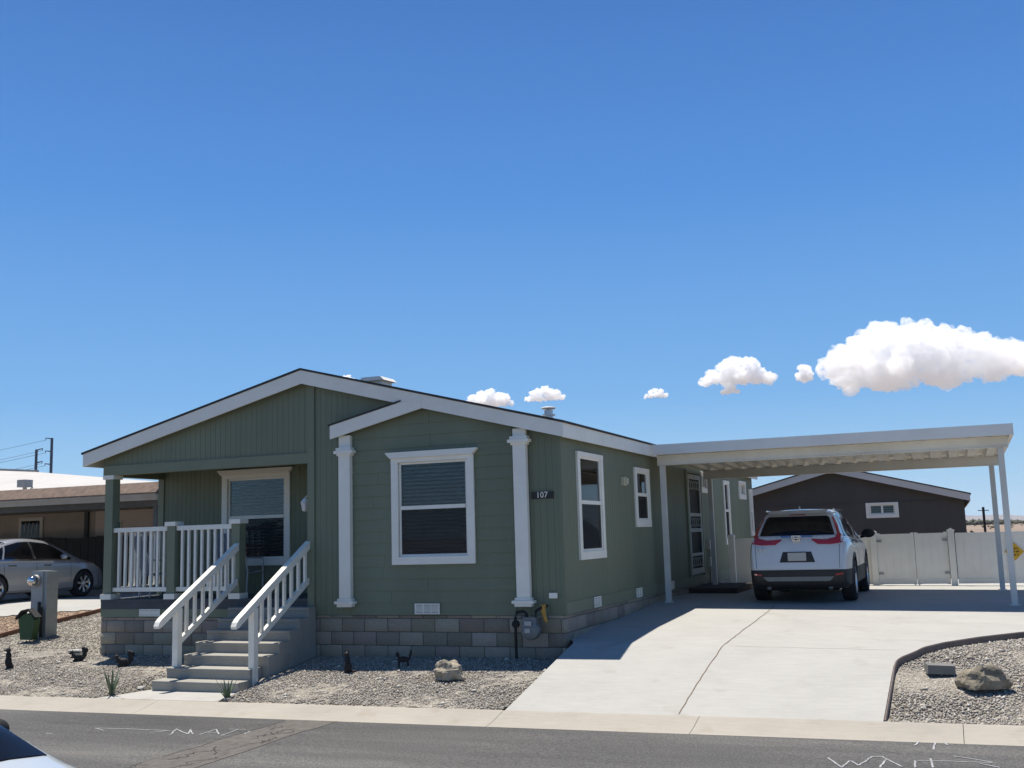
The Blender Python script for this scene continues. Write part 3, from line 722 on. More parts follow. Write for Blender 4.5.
# columns of the bay
for cx in (-3.505, -.585):
    mb = MB(); d0 = -.03
    top = (rake(cx) - W_ - .001) if cx > -2 else DZ - .234 * (DX - cx) - .203
    mb.box(cx - .10, cx + .10, -.115, d0, .78, 2.95)                                 # shaft
    c = put('white_column', mb, 'white', home, bevel=.008)
    mb = MB(); mb.box(cx - .125, cx + .125, -.13, d0, 2.951, 2.985); mb.box(cx - .165, cx + .165, -.155, d0, 2.986, 3.03); mb.box(cx - .135, cx + .135, -.14, d0, 3.031, 3.075); put('capital', mb, 'white', c)
    mb = MB(); mb.box(cx - .10, cx + .10, -.1, d0, 3.076, top); put('upper_pilaster', mb, 'white', c)
    mb = MB(); mb.box(cx - .125, cx + .125, -.13, d0, .742, .779); mb.box(cx - .165, cx + .165, -.155, d0, .70, .741); mb.box(cx - .13, cx + .13, -.135, d0, .655, .699); put('column_base', mb, 'white', c)

# porch posts with caps
def porch_post(x0, x1, zt, cap0, y0=.0, full=False, wide=.22):
    mb = MB(); mb.box(x0, x1, y0, y0 + (x1 - x0), .87, zt); p = put('porch_post', mb, 'siding_trim', home, bevel=.004)
    w = x1 - x0
    mb = MB(); mb.box(x0 - .03, x1 + .03, y0 - .03, y0 + w + .03, cap0, cap0 + .07); put('post_cap', mb, 'white', p)
    mb = MB(); mb.box(x0 - .03, x1 + .03, y0 - .03, y0 + w + .03, .781, .869); put('post_base', mb, 'white', p)
porch_post(-8.335, -8.165, 2.815, 2.81)
porch_post(-6.99, -6.83, 1.975, 1.976)
porch_post(-5.69, -5.53, 1.975, 1.976)
def rail_panel(x0, x1, n, y=.1, ax='x'):
    mb = MB()
    def bx(a, b, c, d, p, q):
        mb.box(a, b, c, d, p, q) if ax == 'x' else mb.box(c, d, a, b, p, q)
    bx(x0, x1, y - .035, y + .035, 1.90, 1.975)
    r = put('porch_railing', mb, 'rail_white', home)
    mb = MB(); bx(x0, x1, y - .03, y + .03, .905, .975); put('bottom_rail', mb, 'rail_white', r)
    for k in range(n):
        c = x0 + (x1 - x0) * (k + .75) / (n + .5); mb = MB()
        bx(c - .02, c + .02, y - .02, y + .02, .976, 1.899); put('baluster', mb, 'rail_white', r)
rail_panel(-8.16, -6.995, 8, y=.07); rail_panel(-6.825, -5.695, 8, y=.07)
rail_panel(.18, 1.36, 9, y=-8.22, ax='y')
# vents, covers, number plate, lamp
def grille(axis, pos, out, a0, a1, z0, z1, n=3, nm='skirting_vent'):
    mb = MB()
    def bx(a, b, d0, d1, p, q):
        lo, hi = sorted((pos + out * d0, pos + out * d1)); mb.box(a, b, lo, hi, p, q) if axis == 'y' else mb.box(lo, hi, a, b, p, q)
    t = .018
    bx(a0, a1, .008, .022, z0, z0 + t); bx(a0, a1, .008, .022, z1 - t, z1)
    for k in range(n + 1):
        c = a0 + (a1 - a0 - t) * k / n; bx(c, c + t, .008, .022, z0 + t, z1 - t)
    for k in range(1, 7):
        c = z0 + t + (z1 - z0 - 2 * t) * k / 7; bx(a0 + t, a1 - t, .009, .015, c - .0055, c + .0055)
    o = put(nm, mb, 'white', home); mb = MB(); bx(a0 + .002, a1 - .002, .001, .007, z0 + .002, z1 - .002); put('vent_back', mb, 'grey_metal', o); return o
grille('y', -.028, -1, -2.35, -1.94, .545, .70)
grille('y', -.006, -1, -7.52, -7.09, .505, .622, 2)
for a in (1.22, 3.55, 5.85): grille('x', .012, 1, a, a + .34, .545, .70, 2)
mb = MB(); mb.box(-.22, -.1, -.05, -.025, .765, .84); put('outlet_cover', mb, 'white', home, bevel=.006)
mb = MB(); mb.box(.0, .05, 3.0, 3.18, 2.44, 2.58); mb.box(.05, .09, 3.04, 3.14, 2.46, 2.56); put('wall_light', mb, 'ivory', home)
for z in (.86, 1.24): 
    mb = MB(); mb.box(.0, .09, 9.36, 9.58, z, z + .2); put('meter_box', mb, 'carport', home)
mb = MB(); mb.tube([(.05, 9.47, 1.24), (.05, 9.47, 1.06)], .02); mb.tube([(.05, 9.47, .86), (.05, 9.47, .45)], .02); put('conduit', mb, 'grey_metal', home)
mb = MB(); mb.box(-.45, -.12, -.022, -.0005, 2.165, 2.265); sgn = put('house_number_plate', mb, 'bronze', home)
t = text_bm('107', .12, .004); bmesh.ops.translate(t, verts=t.verts, vec=(-.285, -.028, 2.215)); put('digits', t, 'white', sgn)
LX, LY = -4.33, .07
mb = MB(); mb.box(-4.238, -4.2255, .03, .12, 2.2, 2.36); mb.tube([(-4.238, LY, 2.3), (-4.29, LY, 2.375), (LX, LY, 2.345)], .010)
lamp = put('porch_lamp', mb, 'carport', home)
mb = MB(); mb.lathe([(.03, 2.125), (.055, 2.14), (.07, 2.24), (.075, 2.26)], (LX, LY, 0), n=6); put('lamp_glass', mb, 'lamp_glass', lamp)
mb = MB(); mb.lathe([(.085, 2.262), (.05, 2.31), (.015, 2.345)], (LX, LY, 0), n=6); put('lamp_top', mb, 'carport', lamp)

# block skirting
def blocks(mb_cols, axis, pos, out, a0, a1, ztop, rows, name):
    """courses of split-face blocks with sunk joints; one mesh with a tint per block"""
    V, F, T = [], [], []
    bh, bw, j = .198, .395, .010
    z1 = ztop
    row_h = [.05] + [bh] * rows
    for r, h in enumerate(row_h):
        z0 = z1 - h; off = (bw / 2 if r % 2 else 0) - .07
        a = a0 + off - bw
        while a < a1:
            p, q = max(a + j / 2, a0), min(a + bw - j / 2, a1)
            if q - p > .03:
                base = np.array([.31, .265, .205]) * rng.uniform(.72, 1.22) * (1 + rng.uniform(-.05, .05, 3))
                n = len(V); d = rng.uniform(-.003, .004); c = .007
                zz0, zz1 = z0 + j / 2, z1 - j / 2
                for (u, w, dd) in ((p, zz0, -.03), (q, zz0, -.03), (q, zz1, -.03), (p, zz1, -.03), (p, zz0, -c), (q, zz0, -c), (q, zz1, -c), (p, zz1, -c), (p + c, zz0 + c, d), (q - c, zz0 + c, d), (q - c, zz1 - c, d), (p + c, zz1 - c, d)):
                    V.append((u, pos + out * dd, w) if axis == 'y' else (pos + out * dd, u, w)); T.append((*base, 1))
                for L in (0, 4):
                    for k in range(4): F.append((n + L + k, n + L + (k + 1) % 4, n + L + 4 + (k + 1) % 4, n + L + 4 + k))
                F.append((n + 8, n + 9, n + 10, n + 11))
            a += bw
        z1 = z0
    V = np.array(V); F = np.array(F)
    o = np_mesh(name, V, F, 'block', False, T, parent=home)
    bm = bmesh.new(); bm.from_mesh(o.data); bmesh.ops.recalc_face_normals(bm, faces=bm.faces); bm.to_mesh(o.data); bm.free()
    return o
blocks(None, 'y', .0, -1, -4.15, .0, SB, 3, 'block_skirting')
blocks(None, 'y', .0, -1, HX0, -4.15, SB - .041, 3, 'block_skirting')
blocks(None, 'x', .0, 1, .0, HY1, SB, 3, 'block_skirting')
blocks(None, 'x', HX0, -1, .0, HY1, SB - .04, 3, 'block_skirting')
mb = MB(); mb.box(HX0 + .012, -.012, .012, .05, -.3, SB - .045); mb.box(-.05, -.012, .05, HY1, -.3, SB - .004); mb.box(HX0 + .012, HX0 + .05, .05, HY1, -.3, SB - .045); mb.box(-4.15, -.012, .012, .05, SB - .0449, SB - .004); put('mortar_backing', mb, 'mortar', home)

# ------------------------------------------------------------------ concrete steps with hand rails
stp = root('porch_steps', (-4.87, -.9, -.3), 'grey concrete steps with white sloping handrails leading up to the porch', 'steps')
tops = [(-1.78, -.255), (-1.52, -.105), (-1.24, .05), (-.98, .205), (-.72, .36), (-.46, .51), (-.21, .66)]
mb = MB()
for i, (y, z) in enumerate(tops):
    y1 = tops[i + 1][0] if i + 1 < len(tops) else -.022
    xl, xr = (-5.66, -4.2) if i < 2 else (-5.58, -4.08)
    if i == 0: xl -= .04
    mb.prism([(y, -.6), (y1 + .0, -.6), (y1, z), (y + .012, z), (y - .012, z - .008), (y - .012, z - .045), (y, z - .055)], 'x', xl, xr)
put('step_block', mb, 'step', stp)
for X, zb, nb in ((-4.22, -.37, 7), (-5.565, -.13, 7)):
    yn = -1.42; K = .59
    f = lambda y, z0: z0 + K * y
    mb = MB(); mb.box(X - .048, X + .048, yn - .05, yn + .05, zb, f(yn, 1.57)); put('newel_post', mb, 'rail_white', stp, bevel=.006)
    # hand rail with rounded nose, projecting past the newel
    pr = [(-1.80, f(-1.80, 1.675)), (-1.85, f(-1.85, 1.66)), (-1.88, f(-1.88, 1.62)), (-1.87, f(-1.87, 1.58)), (-1.82, f(-1.82, 1.56)), (-.024, f(-.024, 1.56)), (-.024, f(-.024, 1.675))]
    mb = MB(); mb.prism(pr, 'x', X - .045, X + .045); put('hand_rail', mb, 'rail_white', stp, bevel=.006)
    mb = MB(); mb.prism([(yn + .051, f(yn + .051, 1.02)), (-.024, f(-.024, 1.02)), (-.024, f(-.024, 1.11)), (yn + .051, f(yn + .051, 1.11))], 'x', X - .028, X + .028); put('lower_rail', mb, 'rail_white', stp)
    for k in range(nb):
        y = yn + .05 + (1.36) * (k + .8) / (nb + .3); mb = MB()
        mb.prism([(y - .026, f(y - .026, 1.1105)), (y + .026, f(y + .026, 1.1105)), (y + .026, f(y + .026, 1.5595)), (y - .026, f(y - .026, 1.5595))], 'x', X - .018, X + .018); put('baluster', mb, 'rail_white', stp)

# ------------------------------------------------------------------ carport
cp = root('carport', (3.0, 7.1, .35), 'cream metal carport roof on thin steel posts, attached to the green home', 'carport')
CX0, CX1, CY0, CY1, CZ = .125, 6.13, 4.55, 9.5, 3.04
TILT = .026
def tilt(mb):
    for v in mb.bm.verts: v.co.z -= TILT * (v.co.y - CY0)
    return mb
mb = MB(); pts = []; x = CX0 + .02; per = .333
while x < CX1 - .05:
    pts += [(x, 0), (x + .14, 0), (x + .185, .085), (x + .29, .085)]
    x += per
pts.append((min(x, CX1 - .01), 0)); pts = [(a, b + CZ + .012) for a, b in pts if a < CX1 - .005]
low = pts; up = [(a, b + .006) for a, b in pts][::-1]
# ribbed sheet as thin quads
for (a, za), (b, zb) in zip(low, low[1:]):
    mb.prism([(a, za), (b, zb), (b, zb + .004), (a, za + .004)], 'y', CY0 + .035, CY1)
put('ribbed_roof_sheet', tilt(mb), 'carport', cp)
mb = MB(); mb.box(CX0, CX1 - .0065, CY1 - .006, CY1, CZ - .005, CZ + .178); put('rear_fascia', tilt(mb), 'carport_fascia', cp)
mb = MB(); mb.box(CX0 - .1, CX1, CY0, CY0 + .006, CZ - .005, CZ + .178); mb.box(CX0, CX1, CY0 + .0065, CY0 + .04, CZ + .168, CZ + .178); mb.box(CX0 - .1, CX1, CY0 + .0065, CY0 + .05, CZ - .005, CZ + .001); put('front_fascia', mb, 'carport_fascia', cp)
mb = MB(); mb.box(CX1 - .006, CX1, CY0 + .0065, CY1, CZ - .005, CZ + .178); mb.box(CX1 - .06, CX1 - .0065, CY0 + .05, CY1, CZ - .005, CZ + .001); put('side_fascia', tilt(mb), 'carport_fascia', cp)
for yb in (4.9, 8.8):
    mb = MB(); mb.box(CX0 + .03, CX1 - .08, yb - .04, yb + .04, CZ - .175, CZ + .008); mb.box(CX0 + .03, CX1 - .08, yb - .055, yb - .041, CZ - .175, CZ - .16); put('roof_beam', tilt(mb), 'carport', cp)
for (x, y) in ((.235, 4.92), (5.93, 4.92), (.28, 8.8), (5.9, 8.8)):
    zb = float(slab_z(np.array(x), np.array(y)))
    mb = MB(); mb.box(x - .047, x + .047, y - .047, y + .047, zb, CZ - .176 - TILT * (y - CY0)); p = put('post', mb, 'post', cp, bevel=.006)
    mb = MB(); mb.box(x - .08, x + .08, y - .08, y + .08, zb, zb + .01)
    for sx in (-1, 1): mb.lathe([(.012, zb + .01), (.012, zb + .03)], (x + sx * .065, y, 0), n=6)
    put('post_foot', mb, 'post', p)
mb = MB()
for x, y in ((.16, 4.9), (.45, 4.925)): mb.box(x, x + .03, y - .012, y, CZ - .06, CZ - .03)
put('bracket', mb, 'grey_metal', cp)

# door landing beside the side door
mb = MB(); zz = .33
mb.box(.03, 1.0, 7.4, 9.5, zz, zz + .16); o = put('door_landing', mb, 'brown_mat'); origin_to(o, (.5, 8.4, zz)); tag(o, 'low dark brown landing on the slab below the side door', 'landing')

# ------------------------------------------------------------------ gas meter
gm = root('gas_meter', (-.45, -.2, .05), 'grey gas meter with yellow valve against the block base near the house corner', 'gas meter')
mb = MB()
mb.lathe([(.07, .0), (.125, .02), (.135, .05), (.135, .13), (.125, .16), (.07, .18)], (-.44, -.3, .34), axis='y', n=20); mb.box(-.54, -.34, -.28, -.14, .42, .52)
put('meter_body', mb, 'meter_grey', gm, smooth=False)
mb = MB(); mb.box(-.50, -.40, -.315, -.30, .41, .47); mb.box(-.50, -.42, -.315, -.30, .31, .37); put('dial_plate', mb, 'plate', gm)
mb = MB(); mb.tube([(-.68, -.2, -.05), (-.68, -.2, .5), (-.66, -.2, .58), (-.56, -.2, .6), (-.51, -.2, .57), (-.51, -.2, .5)], .022); mb.tube([(-.37, -.2, .5), (-.37, -.2, .60), (-.30, -.2, .64), (-.27, -.12, .66), (-.27, -.02, .66)], .022); mb.lathe([(.05, .0), (.06, .03), (.05, .06)], (-.68, -.22, .42), axis='y', n=14)
put('pipework', mb, 'black', gm)
mb = MB(); mb.tube([(-.27, -.16, .68), (-.27, -.16, .60), (-.25, -.16, .50), (-.22, -.16, .44)], [.03, .036, .028, .018]); mb.box(-.31, -.23, -.175, -.15, .66, .69); put('yellow_valve', mb, 'yellow', gm)

# ------------------------------------------------------------------ vehicles
def lerp_tab(t, x):
    return float(np.interp(x, [a for a, _ in t], [b for _, b in t]))

class CarSpec: pass

def car(spec, name, loc, heading, label, paint, group=None):
    """loft a body from side/plan profiles; y=0 tail, y=L nose, wheels and lights as parts"""
    S = spec
    rt = root(name, loc, label, 'car', group)
    Rz = heading
    ys = sorted(set([round(float(v), 3) for v in np.concatenate([[0, .012, .03, .055, .08, .11, .145, .19, .25, .32, .4, .48, .56, .66, .8], np.arange(1.0, S.L - .5, .16), S.L - np.array([.5, .4, .3, .22, .15, .1, .06, .03, .012, 0])])]))
    bm = bmesh.new(); rings = []
    for y in ys:
        zt = lerp_tab(S.top, y); zbelt = min(lerp_tab(S.belt, y), zt - .035); zb = lerp_tab(S.bot, y)
        w = lerp_tab(S.wide, y); wt = min(lerp_tab(S.wtop, y), w); wb = w * .965; cr = S.crown
        k = max(0., min(1., (zt - zbelt) / .45))
        P = [(0, zb), (w * .55, zb), (w * .90, zb + .005), (w * .985, zb + .07), (w, zb + (zbelt - zb) * .45), (w * .997, zb + (zbelt - zb) * .70), (w * .985, zb + (zbelt - zb) * .9), (wb, zbelt),
             (wb - .03 - (wb - wt) * .22 * k, zbelt + (zt - zbelt) * .22), (wb - (wb - wt) * .62, zbelt + (zt - zbelt) * .62), (wt + .015, zt - .05 * k - .012), (wt - .05, zt - .008), (wt * .62, zt + cr * .6), (wt * .3, zt + cr * .92), (0, zt + cr)]
        row = [bm.verts.new((x, y, z)) for x, z in P]
        row += [bm.verts.new((-x, y, z)) for x, z in P[-2:0:-1]]
        rings.append(row)
    n = len(rings[0])
    for a, b in zip(rings, rings[1:]):
        for k in range(n): bm.faces.new((a[k], b[k], b[(k + 1) % n], a[(k + 1) % n]))
    bm.faces.new(rings[0]); bm.faces.new(rings[-1][::-1])
    bmesh.ops.recalc_face_normals(bm, faces=bm.faces)
    def clip_copy(lo, hi):
        b2 = bm.copy()
        for co_, no in ((lo, (0, 0, -1)), (hi, (0, 0, 1))):
            if co_ is None: continue
            gm_ = b2.verts[:] + b2.edges[:] + b2.faces[:]
            bmesh.ops.bisect_plane(b2, geom=gm_, plane_co=(0, 0, co_), plane_no=no, clear_outer=True)
            e = [x for x in b2.edges if x.is_boundary]
            if e: bmesh.ops.holes_fill(b2, edges=e, sides=0)
        return b2
    tree = BVHTree.FromBMesh(bm)
    # cutters for the wheel arches
    def arch_cutter():
        m = MB()
        for yw in (S.axr, S.axf):
            for s in (-1, 1): m.lathe([(S.arch, s * (S.half - .30)), (S.arch, s * (S.half + .1))], (0, yw, S.rw + .015), axis='x', n=36)
        bmesh.ops.recalc_face_normals(m.bm, faces=m.bm.faces)
        me = bpy.data.meshes.new('arch'); m.bm.to_mesh(me); me.materials.append(M['dark']); ob = bpy.data.objects.new('arch', me); COL.objects.link(ob); return ob
    cut = arch_cutter()
    def finish(b2, nm, mat):
        bmesh.ops.recalc_face_normals(b2, faces=b2.faces)
        me = bpy.data.meshes.new(nm); b2.to_mesh(me); b2.free(); me.materials.append(M[mat])
        ob = bpy.data.objects.new(nm, me); COL.objects.link(ob)
        md = ob.modifiers.new('b', 'BOOLEAN'); md.object = cut; md.operation = 'DIFFERENCE'; md.solver = 'EXACT'; md.material_mode = 'TRANSFER'
        dg = bpy.context.evaluated_depsgraph_get(); me2 = bpy.data.meshes.new_from_object(ob.evaluated_get(dg)); me2.name = nm
        bpy.data.objects.remove(ob)
        o2 = bpy.data.objects.new(nm, me2); COL.objects.link(o2); o2.parent = rt
        for p in me2.polygons: p.use_smooth = True
        try: me2.set_sharp_from_angle(angle=R(38))
        except Exception: pass
        return o2
    body = finish(clip_copy(S.split, None), 'body', paint)
    lower = finish(clip_copy(None, S.split - .002), 'lower_cladding' if S.dark_low else 'lower_body', 'black_plastic' if S.dark_low else paint)
    bpy.data.objects.remove(cut)
    def place(o, par):
        o.parent = par
        return o
    def patch(nm, poly, view, mat, off=.006, res=.05, par=None, only=None, flip=False):
        """polygon seen from a side, laid on the body surface. view 'rear': (x,z); 'right'/'left': (y,z); 'top': (x,y); 'front'"""
        b = bmesh.new()
        vs = [b.verts.new((p[0], p[1], 0)) for p in poly]; b.faces.new(vs)
        xs = [p[0] for p in poly]; zs = [p[1] for p in poly]
        for v0, v1, no in ((min(xs), max(xs), (1, 0, 0)), (min(zs), max(zs), (0, 1, 0))):
            t = v0 + res
            while t < v1:
                gm_ = b.verts[:] + b.edges[:] + b.faces[:]
                bmesh.ops.bisect_plane(b, geom=gm_, plane_co=(t if no[0] else 0, t if no[1] else 0, 0), plane_no=no)
                t += res
        bmesh.ops.triangulate(b, faces=b.faces[:])
        dirs = {'rear': (0, 1, 0), 'front': (0, -1, 0), 'right': (-1, 0, 0), 'left': (1, 0, 0), 'top': (0, 0, -1)}
        d = Vector(dirs[view])
        for v in b.verts:
            a, c = v.co.x, v.co.y
            o_ = {'rear': (a, -3, c), 'front': (a, S.L + 3, c), 'right': (3, a, c), 'left': (-3, a, c), 'top': (a, c, 4)}[view]
            hit, no_, _, _ = tree.ray_cast(Vector(o_), d)
            if hit is None:
                hit, no_, _, _ = tree.find_nearest(Vector(o_) + d * 3.15)
                v.co = hit; continue
            if no_.dot(d) > 0: no_ = -no_
            v.co = hit + no_ * off
        # thickness: skirt down into the body
        r_ = bmesh.ops.extrude_face_region(b, geom=b.faces[:])
        for v in [x for x in r_['geom'] if isinstance(x, bmesh.types.BMVert)]: v.co = v.co + d * (off + .006)
        bmesh.ops.recalc_face_normals(b, faces=b.faces)
        me = bpy.data.meshes.new(nm); b.to_mesh(me); b.free(); me.materials.append(M[mat])
        for p in me.polygons: p.use_smooth = True
        try: me.set_sharp_from_angle(angle=R(35))
        except Exception: pass
        o = bpy.data.objects.new(nm, me); COL.objects.link(o); o.parent = par or rt; return o
    def sub(nm, mb, mat, par=None, smooth=False, bevel=0.):
        o = put(nm, mb, mat, None, smooth, bevel); o.parent = par or rt; return o
    rt['_w'] = (0, 0, 0)
    # wheels
    for yw in (S.axr, S.axf):
        for s in (-1, 1):
            xo = s * (S.half - .012); r = S.rw
            m = MB(); W = .225
            prof = [(r * .66, -.0), (r * .80, .012), (r * .95, .006), (r, -.03), (r, -W + .03), (r * .95, -W - .006), (r * .66, -W)]
            m.lathe([(a, s * t) for a, t in prof], (xo, yw, r), axis='x', n=40, cap=False)
            wh = sub('wheel', m, 'rubber', smooth=True)
            m = MB(); rr = r * .67
            m.lathe([(rr, s * -.0), (rr * .97, s * -.012), (rr * .93, s * -.03), (rr * .92, s * -.14)], (xo, yw, r), axis='x', n=36, cap=False)
            for k in range(S.spokes):
                a = 2 * math.pi * k / S.spokes + .3
                for da in (-.10, .10):
                    p0 = Vector((xo - s * .03, yw + math.cos(a) * .05, r + math.sin(a) * .05)); p1 = Vector((xo - s * .014, yw + math.cos(a + da) * rr * .95, r + math.sin(a + da) * rr * .95))
                    m.bar(p0, p1, .028, .022, up=(1, 0, 0))
            m.lathe([(.075, s * -.03), (.07, s * -.012), (.03, s * -.008)], (xo, yw, r), axis='x', n=20)
            sub('rim', m, 'alloy', wh)
            m = MB(); m.lathe([(rr * .9, s * -.10), (rr * .9, s * -.105)], (xo, yw, r), axis='x', n=30); sub('brake_disc', m, 'dark', wh)
    S.detail(rt, patch, sub, body)
    rt.rotation_euler = (0, 0, Rz)
    return rt

# compact crossover seen from behind
V = CarSpec(); V.L = 4.55; V.half = .885; V.crown = .03; V.split = .575; V.dark_low = True; V.rw = .355; V.arch = .405; V.axr = .93; V.axf = 3.59; V.spokes = 5
V.top = [(0, .60), (.012, .66), (.03, .80), (.055, .93), (.08, 1.02), (.12, 1.10), (.19, 1.19), (.32, 1.355), (.45, 1.485), (.50, 1.53), (.56, 1.555), (.8, 1.585), (1.4, 1.61), (2.1, 1.61), (2.6, 1.57), (2.85, 1.50), (3.45, 1.13), (3.6, 1.09), (4.1, 1.0), (4.35, .90), (4.48, .78), (4.53, .66), (4.55, .58)]
V.belt = [(0, .58), (.03, .74), (.08, .93), (.2, 1.02), (.6, 1.05), (2.2, 1.01), (3.4, .98), (4.1, .9), (4.4, .75), (4.55, .54)]
V.bot = [(0, .40), (.05, .30), (.2, .24), (4.2, .22), (4.45, .26), (4.55, .36)]
V.wide = [(0, .74), (.012, .77), (.03, .795), (.08, .815), (.19, .835), (.4, .86), (.93, .885), (1.6, .865), (2.8, .865), (3.6, .885), (4.1, .86), (4.35, .79), (4.5, .66), (4.55, .56)]
V.wtop = [(0, .72), (.03, .75), (.08, .755), (.12, .745), (.19, .72), (.32, .655), (.45, .60), (.56, .58), (1.2, .57), (2.4, .565), (2.85, .57), (3.45, .74), (4.1, .76), (4.4, .64), (4.55, .50)]
def v_detail(rt, patch, sub, body):
    gl = patch('rear_window', [(-.635, 1.155), (.635, 1.155), (.625, 1.20), (.545, 1.45), (.50, 1.485), (-.50, 1.485), (-.545, 1.45), (-.625, 1.20)], 'rear', 'car_glass', .008, .06)
    patch('wiper', [(-.02, 1.175), (.34, 1.18), (.34, 1.192), (-.02, 1.195)], 'rear', 'black', .018, .06, gl)
    patch('high_brake_light', [(-.14, 1.508), (.14, 1.508), (.14, 1.52), (-.14, 1.52)], 'rear', 'red_lens', .008, .05)
    for s in (-1, 1):
        tl = patch('tail_light', [(s * .765, 1.02), (s * .58, .995), (s * .36, 1.0), (s * .25, 1.075), (s * .26, 1.09), (s * .50, 1.075), (s * .65, 1.11), (s * .672, 1.18), (s * .625, 1.33), (s * .575, 1.46), (s * .595, 1.47), (s * .665, 1.33), (s * .715, 1.19), (s * .76, 1.12)], 'rear', 'red_lens', .012, .04)
        patch('reverse_lens', [(s * .26, 1.095), (s * .50, 1.08), (s * .635, 1.11), (s * .655, 1.14), (s * .27, 1.135)], 'rear', 'clear_lens', .012, .04, tl)
        patch('reflector', [(s * .62, .475), (s * .745, .49), (s * .745, .52), (s * .62, .50)], 'rear', 'red_lens', .008, .05)
        m = MB(); m.lathe([(.042, .03), (.045, .14), (.032, .14)], (s * .52, .02, .27), axis='y', n=16, cap=False); m.lathe([(.032, .08), (.031, .09)], (s * .52, .02, .27), axis='y', n=16); sub('exhaust_tip', m, 'meter_grey')
        # side glass, right and left
        vw = 'right' if s > 0 else 'left'
        patch('side_window', [(.52, 1.13), (.86, 1.11), (.98, 1.52), (.80, 1.50), (.62, 1.36)], vw, 'car_glass', .006, .07)
        patch('side_window', [(.93, 1.10), (1.95, 1.07), (1.95, 1.56), (1.06, 1.545)], vw, 'car_glass', .006, .07)
        patch('side_window', [(2.02, 1.07), (3.16, 1.04), (2.78, 1.46), (2.55, 1.54), (2.02, 1.56)], vw, 'car_glass', .006, .07)
        patch('belt_trim', [(.52, 1.095), (1.95, 1.05), (3.2, 1.015), (3.2, 1.03), (1.95, 1.065), (.52, 1.11)], vw, 'chrome', .009, .1)
        patch('wheel_arch_trim', [(.93 + (.47) * math.cos(t), .37 + .47 * math.sin(t)) for t in np.linspace(-.25, math.pi + .25, 20)] + [(.93 + .40 * math.cos(t), .37 + .40 * math.sin(t)) for t in np.linspace(math.pi + .25, -.25, 20)], vw, 'black_plastic', .008, .08)
        patch('wheel_arch_trim', [(3.59 + (.47) * math.cos(t), .37 + .47 * math.sin(t)) for t in np.linspace(-.25, math.pi + .25, 20)] + [(3.59 + .40 * math.cos(t), .37 + .40 * math.sin(t)) for t in np.linspace(math.pi + .25, -.25, 20)], vw, 'black_plastic', .008, .08)
        patch('door_handle', [(1.15, .92), (1.38, .92), (1.38, .955), (1.15, .955)], vw, 'chrome', .022, .05)
        patch('door_handle', [(2.2, .90), (2.42, .90), (2.42, .935), (2.2, .935)], vw, 'chrome', .022, .05)
        for yy in (1.98, 3.05): patch('door_gap', [(yy, .40), (yy + .012, .40), (yy + .012, 1.0), (yy, 1.0)], vw, 'black', .002, .1)
        m = MB(); m.ball((s * .99, 2.92, 1.15), .11, 3, (1.15, .75, .78)); m.bar((s * .84, 2.98, 1.08), (s * .97, 2.94, 1.11), .05, .05)
        mir = sub('wing_mirror', m, 'black', smooth=True)
        patch('tailgate_gap', [(s * .695, .60), (s * .702, .60), (s * .715, 1.0), (s * .708, 1.0)], 'rear', 'black', .002, .06)
        m = MB(); m.bar((s * .585, .8, 1.60), (s * .575, 2.5, 1.61), .03, .025); sub('roof_rail', m, 'chrome')
    patch('chrome_strip', [(-.27, 1.115), (.27, 1.115), (.27, 1.15), (-.27, 1.15)], 'rear', 'chrome', .014, .05)
    # rear badge: rounded trapezium ring with an upright bar letter inside
    m = MB(); yb = .045
    o1 = [(-.065, 1.065), (.065, 1.065), (.08, 1.155), (-.08, 1.155)]; i1 = [(-.053, 1.076), (.053, 1.076), (.066, 1.144), (-.066, 1.144)]
    for k in range(4):
        a, b_, c_, d_ = o1[k], o1[(k + 1) % 4], i1[(k + 1) % 4], i1[k]; m.prism([a, b_, c_, d_], 'y', yb - .012, yb + .05)
    m.prism([(-.04, 1.077), (-.028, 1.077), (-.034, 1.143), (-.047, 1.143)], 'y', yb - .012, yb + .05); m.prism([(.028, 1.077), (.04, 1.077), (.047, 1.143), (.034, 1.143)], 'y', yb - .012, yb + .05); m.prism([(-.03, 1.105), (.03, 1.105), (.03, 1.12), (-.03, 1.12)], 'y', yb - .012, yb + .05)
    sub('emblem', m, 'chrome')
    t = text_bm('CR-V', .075, .006); bmesh.ops.translate(t, verts=t.verts, vec=(-.60, .022, .915)); sub('lettering', t, 'chrome')
    patch('plate_recess', [(-.30, .70), (.30, .70), (.24, .88), (-.24, .88)], 'rear', 'black_plastic', .003, .06)
    m = MB(); m.box(-.155, .155, .0, .018, .725, .865); sub('licence_plate', m, 'plate', bevel=.006)
    patch('skid_plate', [(-.52, .385), (.52, .385), (.60, .455), (-.60, .455)], 'rear', 'meter_grey', .008, .06)
    m = MB(); m.prism([(.64, 1.60), (.84, 1.61), (.80, 1.675), (.78, 1.675)], 'x', -.010, .010); sub('shark_fin_aerial', m, 'suv_paint')
    m = MB(); m.prism([(.36, 1.535), (.52, 1.58), (.62, 1.60), (.62, 1.56), (.52, 1.535)], 'x', -.50, .50); sub('rear_spoiler', m, 'suv_paint', bevel=.008)
    patch('windscreen', [(-.60, 2.86), (.60, 2.86), (.68, 3.40), (-.68, 3.40)], 'top', 'car_glass', .006, .08)
    m = MB(); m.box(-.6, .6, .4, 4.1, .2, .34); sub('underbody', m, 'dark')
V.detail = v_detail
zcv = float(slab_z(np.array(2.6), np.array(5.7)))
car(V, 'crossover_car', (2.575, 4.72, zcv), 0., 'silver white crossover parked under the carport with its tail to the street', 'suv_paint')

